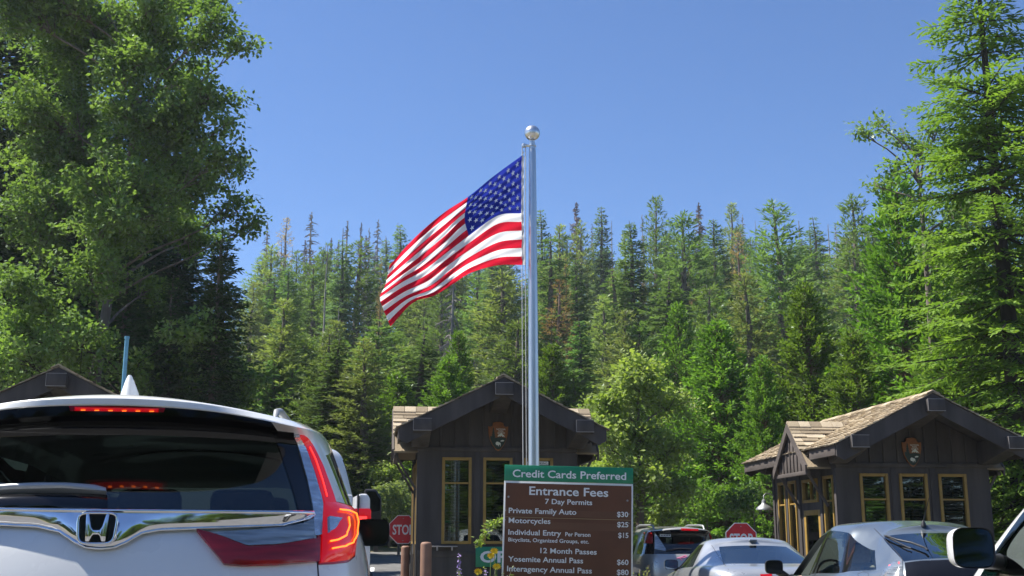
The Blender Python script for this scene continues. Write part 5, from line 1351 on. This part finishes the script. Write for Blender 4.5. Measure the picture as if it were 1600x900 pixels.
# ---- hatchback in the right lane
def gz_(x, y): return ground(x, y) + .03
hx, hy = 4.95, 9.15
hatch = Car('hatchback', 'blue grey hatchback with rear wiper and open driver window before the far booth', (hx, hy, gz_(hx, hy) - .02), R(-3), [
    dict(z=(.26, .26, .26), w=(.76, .82, .74), y0=.12, y1=4.3, ys=[.5, 1.1, 1.25, 2.1, 2.3, 3.6]),
    dict(z=(.50, .50, .46), w=(.83, .86, .78), y0=0, y1=4.42, ys=[.45, 1.1, 1.25, 2.1, 2.3, 3.6]),
    dict(z=(.80, .78, .72), w=(.845, .865, .76), y0=.0, y1=4.40, ys=[.42, 1.1, 1.25, 2.1, 2.3, 3.5]),
    dict(z=(1.05, .92, .86), zs=1.0, w=(.80, .845, .74), y0=.05, y1=3.9, ys=[.42, 1.1, 1.25, 2.1, 2.3, 3.45], bowf=.3),
    dict(z=(1.135, .96, .90), zs=1.09, zside=1.02, w=(.70, .82, .70), y0=.17, y1=3.45, ys=[.62, 1.12, 1.20, 2.08, 2.22, 3.2], bow=.10, bowf=.3),
    dict(z=(1.36, 1.405, 1.33), zs=1.32, zside=1.15, w=(.60, .615, .56), y0=1.02, y1=2.72, ys=[.86, 1.36, 1.45, 2.02, 2.12, 2.55], bow=.06, bowf=.15),
    dict(z=(1.405, 1.455, 1.37), zs=1.37, w=(.46, .50, .46), y0=1.05, y1=2.66, ys=[1.15, 1.42, 1.5, 2.0, 2.12, 2.5], bow=.04, bowf=.12),
    dict(z=(1.425, 1.475, 1.39), w=(0, 0, 0), y0=1.06, y1=2.64, ys=[1.2, 1.42, 1.5, 2.0, 2.12, 2.5], bow=.03, bowf=.1)],
    {(4, 0): 1, (4, 1): 1, (4, 3): 2, (4, 5): 2, (4, 7): 5, (4, 9): 3, (4, 10): 3, (4, 4): 4, (4, 6): 4, (0, None): 4},
    {0: ('body', 'p_grey'), 1: ('rear_window', 'glass_dark'), 2: ('side_window', 'glass_car'), 3: ('windshield', 'glass_car'), 4: ('trim', 'gloss_black'), 5: ('open_window', None), 6: ('lower_rear_window', 'gloss_black')},
    crease={4: .5, 5: .12, 6: .1}, rf=.84, cat='hatchback')
hatch.wheels((.85, 3.4), .84, .31, .20); hatch.seats([(1.5, (-.36, .36)), (2.25, (-.36, .36))], 'seat_tan', zc=.50); hatch.dash(2.8, .66, .92)
# ---- silver coupe
cx_, cy_ = 4.95, 14.0
coupe = Car('coupe', 'silver coupe with dark sloping rear glass, between the SUV and the hatchback', (cx_, cy_, gz_(cx_, cy_) - .03), R(-2), [
    dict(z=(.24, .24, .24), w=(.84, .88, .80), y0=.12, y1=4.45, ys=[.5, 1.1, 1.25, 2.1, 2.3, 3.6]),
    dict(z=(.52, .50, .46), w=(.88, .915, .84), y0=0, y1=4.55, ys=[.45, 1.1, 1.25, 2.1, 2.3, 3.6]),
    dict(z=(.86, .78, .70), w=(.87, .905, .80), y0=.0, y1=4.50, ys=[.45, 1.1, 1.25, 2.1, 2.3, 3.5]),
    dict(z=(.97, .90, .82), w=(.80, .865, .74), y0=.14, y1=4.0, ys=[.5, 1.1, 1.25, 2.1, 2.3, 3.4], bowf=.3),
    dict(z=(1.0, .93, .87), w=(.70, .83, .70), y0=.55, y1=3.3, ys=[.95, 1.25, 1.35, 2.0, 2.4, 3.0], bow=.10, bowf=.3),
    dict(z=(1.25, 1.27, 1.20), zs=1.22, w=(.54, .585, .52), y0=1.38, y1=2.60, ys=[1.42, 1.55, 1.65, 1.9, 2.1, 2.42], bow=.06, bowf=.12),
    dict(z=(1.30, 1.325, 1.25), zs=1.28, w=(.44, .47, .42), y0=1.40, y1=2.56, ys=[1.46, 1.58, 1.68, 1.9, 2.1, 2.4], bow=.04, bowf=.1),
    dict(z=(1.325, 1.35, 1.27), w=(0, 0, 0), y0=1.42, y1=2.54, ys=[1.5, 1.6, 1.7, 1.9, 2.1, 2.38], bow=.03, bowf=.1)],
    {(4, 0): 1, (4, 1): 1, (4, 5): 2, (4, 6): 2, (4, 7): 2, (4, 9): 3, (4, 10): 3, (0, None): 4},
    {0: ('body', 'p_silver'), 1: ('rear_window', 'glass_dark'), 2: ('side_window', 'glass_car'), 3: ('windshield', 'glass_car'), 4: ('trim', 'black')},
    crease={4: .5, 5: .3}, rf=.86, cat='coupe')
coupe.wheels((.9, 3.5), .88, .33, .22); coupe.seats([ (2.2, (-.36, .36))], zc=.42); coupe.dash(2.7, .66, .85)
# ---- champagne SUV at the far booth
ex_, ey_ = 6.50, 24.2
crs = Car('suv', 'champagne silver SUV with black rear spoiler and roof rails, right beside the fee sign', (ex_, ey_, gz_(ex_, ey_) - .02), R(1), [
    dict(z=(.30, .30, .30), w=(.82, .87, .80), y0=.12, y1=4.5, ys=[.5, 1.1, 1.25, 2.1, 2.3, 3.7]),
    dict(z=(.55, .55, .52), w=(.88, .92, .84), y0=0, y1=4.65, ys=[.45, 1.1, 1.25, 2.1, 2.3, 3.7]),
    dict(z=(.92, .90, .85), w=(.88, .92, .82), y0=.02, y1=4.6, ys=[.45, 1.1, 1.25, 2.1, 2.3, 3.7]),
    dict(z=(1.06, 1.02, .98), w=(.85, .89, .76), y0=.10, y1=3.6, ys=[.5, 1.15, 1.25, 2.1, 2.2, 3.2], bow=.13, bowf=.3),
    dict(z=(1.50, 1.54, 1.46), zs=1.47, w=(.68, .72, .62), y0=.50, y1=2.7, ys=[.75, 1.25, 1.35, 2.0, 2.1, 2.55], bow=.08, bowf=.12),
    dict(z=(1.585, 1.605, 1.52), zs=1.55, w=(.66, .66, .58), y0=.26, y1=2.64, ys=[.6, 1.25, 1.35, 2.0, 2.1, 2.5], bow=.10, bowf=.12),
    dict(z=(1.63, 1.655, 1.57), zs=1.61, w=(.5, .5, .5), y0=.30, y1=2.6, ys=[.6, 1.25, 1.35, 2.0, 2.1, 2.45], bow=.08, bowf=.1),
    dict(z=(1.64, 1.675, 1.59), w=(0, 0, 0), y0=.34, y1=2.58, ys=[.6, 1.25, 1.35, 2.0, 2.1, 2.42], bow=.06, bowf=.1)],
    {(3, 0): 1, (3, 1): 1, (3, 3): 2, (3, 5): 2, (3, 7): 2, (3, 9): 3, (3, 10): 3, (0, None): 4, (4, 0): 5, (4, 1): 5, (4, 2): 5, (3, 2): 5},
    {0: ('body', 'p_beige'), 1: ('rear_window', 'glass_priv'), 2: ('side_window', 'glass_priv'), 3: ('windshield', 'glass_car'), 4: ('trim', 'black'), 5: ('spoiler', 'gloss_black')},
    crease={3: .4, 5: .5}, rf=.84, cat='SUV')
crs.wheels((.95, 3.65), .89, .35, .23); crs.seats([(1.1, (-.4, 0, .4)), (2.1, (-.4, .4))], zc=.72); crs.dash(2.6, .7, 1.05)
# ---- white van at the right edge
vx, vy = 3.76, 1.85
van = Car('van', 'white van at the right edge of the photo with a black backed side mirror', (vx, vy, gz_(vx, vy) - .02), 0, [
    dict(z=(.30, .30, .30), w=(.90, .95, .86), y0=.12, y1=4.9, ys=[.5, 1.5, 1.65, 2.6, 2.75, 4.2]),
    dict(z=(.55, .55, .52), w=(.95, .985, .90), y0=0, y1=5.05, ys=[.45, 1.5, 1.65, 2.6, 2.75, 4.2]),
    dict(z=(.92, .90, .82), w=(.95, .985, .88), y0=.02, y1=5.0, ys=[.45, 1.5, 1.65, 2.6, 2.75, 4.2]),
    dict(z=(1.06, 1.03, .96), w=(.93, .965, .80), y0=.06, y1=4.55, ys=[.45, 1.5, 1.62, 2.6, 2.72, 3.9], bowf=.35),
    dict(z=(1.10, 1.06, 1.02), w=(.91, .945, .86), y0=.08, y1=4.2, ys=[.45, 1.5, 1.62, 2.6, 2.72, 3.75], bow=.13, bowf=.3),
    dict(z=(1.60, 1.62, 1.54), w=(.76, .80, .77), y0=.34, y1=3.3, ys=[.6, 1.5, 1.6, 2.35, 2.45, 3.15], bow=.08, bowf=.12),
    dict(z=(1.70, 1.72, 1.62), w=(.6, .6, .56), y0=.36, y1=2.85, ys=[.6, 1.5, 1.6, 2.3, 2.4, 2.7], bow=.08, bowf=.1),
    dict(z=(1.73, 1.76, 1.66), w=(0, 0, 0), y0=.4, y1=2.8, ys=[.6, 1.5, 1.6, 2.3, 2.4, 2.65], bow=.06, bowf=.1)],
    {(4, 0): 1, (4, 1): 1, (4, 3): 2, (4, 5): 2, (4, 7): 3, (4, 9): 3, (4, 10): 3, (4, 4): 4, (4, 6): 4, (0, None): 4},
    {0: ('body', 'p_white2'), 1: ('rear_window', 'glass_priv'), 2: ('side_window', 'glass_priv'), 3: ('window', 'glass_car'), 4: ('trim', 'gloss_black')},
    crease={4: .4}, rf=.84, cat='van')
van.wheels((1.0, 3.95), .96, .34, .23); van.seats([(1.2, (-.45, .45)), (2.1, (-.45, .45))], zc=.75); van.dash(2.9, .75, 1.08)

# ---- fittings of the vehicles in the right lane
def lamp_led_grid(car, poly_top, poly_bot, nx, ny, parent, r=.9):
    for i in range(nx):
        for j in range(ny):
            u, v = (i + .5) / nx, (j + .5) / ny
            a = Vector(poly_top[0]).lerp(Vector(poly_top[1]), u); b = Vector(poly_bot[0]).lerp(Vector(poly_bot[1]), u); q = a.lerp(b, v)
            car.trace('lit_led', 'lamp_hot', [(q.x - r, q.y - r), (q.x + r, q.y - r)], [(q.x - r, q.y + r), (q.x + r, q.y + r)], off=.014, n=2, rows=2, mirror=False, parent=parent, skirt=0)
def hatch_bits():
    h = hatch
    l = h.trace('tail_lamp', 'lens_grey', [(1381, 893), (1390, 884), (1402, 876), (1410, 876)], [(1376, 930), (1390, 930), (1400, 930), (1414, 930)], off=.010, bulge=.012, n=12, rows=10)
    lamp_led_grid(h, [(1390, 884), (1408, 878)], [(1384, 912), (1410, 912)], 4, 6, l[0], 1.3)
    h.trace('lower_rear_window', 'gloss_black', [(1414, 880), (1440, 877), (1520, 874), (1560, 875)], [(1418, 925), (1450, 930), (1520, 930), (1556, 925)], off=.006, n=20, rows=6, mirror=False)
    h.trace('high_brake_lamp', 'lamp_glow', [(1488, 868), (1502, 867.5)], [(1488, 872), (1502, 871.5)], off=.006, n=6, rows=2, mirror=False)
    traced_tube(h, 'wiper_arm', 'black', [(1386, 842), (1402, 848), (1425, 853), (1446, 861), (1450, 865)], .010, .028, mirror=False)
    traced_tube(h, 'wiper_blade', 'black', [(1383, 840), (1400, 849), (1418, 858), (1424, 860)], .007, .018, mirror=False)
    p, nn = h.hit(1443, 821, 0)
    b = MB(); b.lathe([(.028, -.01), (.024, .012), (.008, .045)], 10, c=tuple(p)); b.tube([p + Vector((0, 0, .04)), p + Vector((.0, -.30, .40))], [.0045, .002], 6); b.build('roof_aerial', M['black'], h.root, smooth=50)
    m = h.Mi @ at(1210, 886, 11.75); h.side_mirror(tuple(m), (.18, .13, .14), 'black', -1, glass='gloss_black'); h.side_mirror((-m.x, m.y, m.z), (.18, .13, .14), 'black', 1, glass='gloss_black')
    traced_tube(h, 'hatch_seam', 'black', [(1376, 836), (1390, 850), (1404, 866), (1411, 876)], .003, 0)
    traced_tube(h, 'roof_seam', 'black', [(1366, 826), (1376, 836)], .003, 0)
    traced_tube(h, 'fuel_flap', 'black', [(1340, 897), (1350, 893), (1357, 896), (1356, 905), (1345, 908), (1340, 897)], .002, 0, mirror=False)
hatch_bits()
def coupe_bits():
    h = coupe
    m = h.Mi @ at(1049, 882, 16.7); h.side_mirror(tuple(m), (.20, .13, .14), 'p_silver', -1, glass='mirror'); h.side_mirror((-m.x, m.y, m.z), (.20, .13, .14), 'p_silver', 1, glass='mirror')
    h.trace('high_brake_lamp', 'lamp_glow', [(1188, 897.5), (1206, 897)], [(1188, 903), (1206, 903)], off=.006, n=6, rows=2, mirror=False)
    p, nn = h.hit(1176, 846, 0); b = MB(); b.box(tuple(p + Vector((0, .02, .012))), (.10, .12, .025)); b.build('roof_aerial', M['p_grey'], h.root, bevel=.008)
    traced_tube(h, 'pillar_seam', 'black', [(1112, 852), (1125, 872), (1142, 895)], .003, 0)
coupe_bits()
def crs_bits():
    h = crs
    l = h.trace('tail_lamp', 'lamp_red', [(1006, 833), (1012, 830), (1020, 833)], [(1006, 849), (1012, 849), (1020, 849)], off=.010, bulge=.02, n=10, rows=8)
    lamp_led_grid(h, [(1007, 832), (1019, 832)], [(1007, 847), (1019, 847)], 4, 4, l[0], 1.2)
    h.trace('clear_lens', 'lens_grey', [(1023, 831), (1040, 857)], [(1023, 858), (1040, 861)], off=.008, n=8, rows=5)
    h.trace('high_brake_lamp', 'lamp_glow', [(1064, 825.8), (1091, 826.8)], [(1064, 828.4), (1091, 829.2)], off=.006, n=8, rows=2, mirror=False)
    s_ = h.trace('sticker', 'sticker', [(1031, 834), (1048, 834.6)], [(1031, 838.6), (1048, 839.4)], off=.008, n=4, rows=2, mirror=False, skirt=0)
    for i in range(6): h.trace('sticker_letter', 'gloss_black', [(1032.5 + i * 2.5, 835.4), (1034 + i * 2.5, 835.4)], [(1032.5 + i * 2.5, 837.6), (1034 + i * 2.5, 837.6)], off=.011, n=2, rows=1, mirror=False, parent=s_[0], skirt=0) if s_ else None
    traced_tube(h, 'ribbon', 'pink', [(1057, 873), (1064, 871), (1071, 868), (1073, 870), (1068, 872), (1064, 871.5), (1060, 871), (1066, 876)], .010, .006, mirror=False)
    traced_tube(h, 'wiper_arm', 'black', [(1041, 861), (1060, 858), (1080, 859)], .012, .02, mirror=False)
    q = h.Mi @ at(1016, 821, 20.9)
    for sg in (1, -1):
        x = .56 * sg; b = MB(); z = 1.635
        b.tube([(x, .72, z - .06), (x, .80, z + .03), (x, 1.1, z + .05), (x, 2.0, z + .06), (x, 2.3, z + .02), (x, 2.4, z - .06)], [.02, .024, .022, .022, .022, .018], 8); b.build('roof_rail', M['metal_grey'], h.root, smooth=60)
crs_bits()
def van_bits():
    m = van.Mi @ at(1522, 856, 5.15); van.side_mirror(tuple(m), (.205, .15, .185), 'p_white2', -1, glass='mirror', arm=(.09, .05, -.0)); van.side_mirror((-m.x, m.y, m.z), (.205, .15, .185), 'p_white2', 1, glass='gloss_black', arm=(.09, .05, -.0))
van_bits()

def driver():
    """seated driver of the hatchback, arm on the window sill"""
    x, y, z = -.36, 2.2, .50
    J = {'pelvis': (x, y + .05, z + .10, .15), 'waist': (x, y - .04, z + .28, .14), 'chest': (x, y - .10, z + .46, .165), 'neck': (x, y - .10, z + .60, .06), 'chin': (x, y - .07, z + .66, .075), 'head': (x, y - .08, z + .76, .095), 'crown': (x, y - .09, z + .84, .06),
         'shl': (x - .19, y - .08, z + .50, .075), 'ell': (x - .37, y + .12, z + .36, .05), 'wrl': (x - .40, y + .36, z + .385, .034), 'hdl': (x - .38, y + .45, z + .40, .036),
         'shr': (x + .19, y - .08, z + .50, .075), 'elr': (x + .22, y + .18, z + .30, .05), 'wrr': (x + .10, y + .42, z + .38, .034), 'hdr': (x + .06, y + .49, z + .40, .036),
         'hl': (x - .10, y + .12, z + .08, .10), 'kl': (x - .13, y + .52, z + .16, .075), 'fl': (x - .13, y + .78, z - .18, .05), 'hr': (x + .10, y + .12, z + .08, .10), 'kr': (x + .13, y + .52, z + .16, .075), 'fr': (x + .13, y + .78, z - .18, .05)}
    E = [('pelvis', 'waist'), ('waist', 'chest'), ('chest', 'neck'), ('neck', 'chin'), ('chin', 'head'), ('head', 'crown'), ('chest', 'shl'), ('shl', 'ell'), ('ell', 'wrl'), ('wrl', 'hdl'), ('chest', 'shr'), ('shr', 'elr'), ('elr', 'wrr'), ('wrr', 'hdr'), ('pelvis', 'hl'), ('hl', 'kl'), ('kl', 'fl'), ('pelvis', 'hr'), ('hr', 'kr'), ('kr', 'fr')]
    for s, h in (('l', -1), ('r', 1)):
        hx, hy, hz, _ = J['hd' + s]
        for k in range(4):
            J[f'f{s}{k}'] = (hx + .022 * (k - 1.5), hy + .045, hz + .004, .010); J[f'g{s}{k}'] = (hx + .024 * (k - 1.5), hy + .075 - .006 * abs(k - 1), hz - .018, .008)
            E += [('hd' + s, f'f{s}{k}'), (f'f{s}{k}', f'g{s}{k}')]
        J[f't{s}'] = (hx - h * .042, hy + .02, hz + .01, .011); E.append(('hd' + s, f't{s}'))
    ks = list(J); me = bpy.data.meshes.new('body'); me.from_pydata([J[k][:3] for k in ks], [(ks.index(a), ks.index(b)) for a, b in E], [])
    o = bpy.data.objects.new('tmp', me); COL.objects.link(o); o.modifiers.new('k', 'SKIN'); s_ = o.modifiers.new('s', 'SUBSURF'); s_.levels = 2; s_.render_levels = 2
    for i, k in enumerate(ks): o.data.skin_vertices[0].data[i].radius = (J[k][3], J[k][3]); o.data.skin_vertices[0].data[i].use_root = k == 'pelvis'
    dg = bpy.context.evaluated_depsgraph_get(); m2 = bpy.data.meshes.new_from_object(o.evaluated_get(dg)); bpy.data.objects.remove(o)
    for m in (M['shirt'], M['skin'], M['trousers']): m2.materials.append(m)
    for p in m2.polygons:
        c = p.center; d = c - Vector((x, y, z)); p.use_smooth = True
        near = min(((c - Vector(J[k][:3])).length, k) for k in ks)[1]
        p.material_index = 1 if (near in ('neck', 'chin', 'head', 'crown', 'wrl', 'wrr', 'hdl', 'hdr', 'ell', 'elr') or near[0] in 'fgt' and near not in ('fl', 'fr') ) else 2 if near in ('hl', 'hr', 'kl', 'kr', 'fl', 'fr', 'pelvis') else 0
    r = empty('person', hatch.M @ Vector((0, 0, 0)), hatch.root.rotation_euler.z, 'driver in a pale teal shirt seated at the wheel of the blue grey hatchback', 'person')
    b = bpy.data.objects.new('body', m2); COL.objects.link(b); b.parent = r
    h = MB(); h.lathe([(.004, .105), (.05, .098), (.085, .06), (.098, .01), (.095, -.05), (.07, -.07)], 18, c=(x, y - .105, z + .80)); h.build('hair', M['hair'], r, smooth=60)
    n = MB(); n.box((x, y + .018, z + .735), (.026, .03, .04)); n.build('nose', M['skin'], r, bevel=.008)
    for sg in (-1, 1):
        e_ = MB(); e_.lathe([(.002, -.008), (.009, -.003), (.009, .003), (.002, .008)], 10, c=(x + sg * .033, y + .006, z + .755)); e_.build('eye', M['black'], r)
        e_ = MB(); e_.box((x + sg * .097, y - .08, z + .745), (.02, .035, .06)); e_.build('ear', M['skin'], r, bevel=.008)
M['shirt'] = mat('teal_shirt', (.30, .52, .52), .9, var=.1, scale=12); M['skin'] = mat('skin', (.52, .30, .21), .55); M['trousers'] = mat('dark_trousers', (.05, .06, .09), .9); M['hair'] = mat('dark_hair', (.03, .02, .015), .7)
driver()

# ------------------------------------------------------------------ the air between here and the ridge
HAZE = .00034
def haze():
    b = MB(); b.b2(-2600, 2600, -2600, 3100, -60, 80)
    m = bpy.data.materials.new('haze_air'); m.use_nodes = True; N = m.node_tree.nodes
    N.remove(N['Principled BSDF']); v = N.new('ShaderNodeVolumePrincipled'); v.inputs['Color'].default_value = (.80, .90, 1, 1); v.inputs['Density'].default_value = HAZE; v.inputs['Anisotropy'].default_value = .3
    m.node_tree.links.new(v.outputs[0], N['Material Output'].inputs['Volume'])
    tag(b.build('haze', m, None), kind='stuff')
haze()
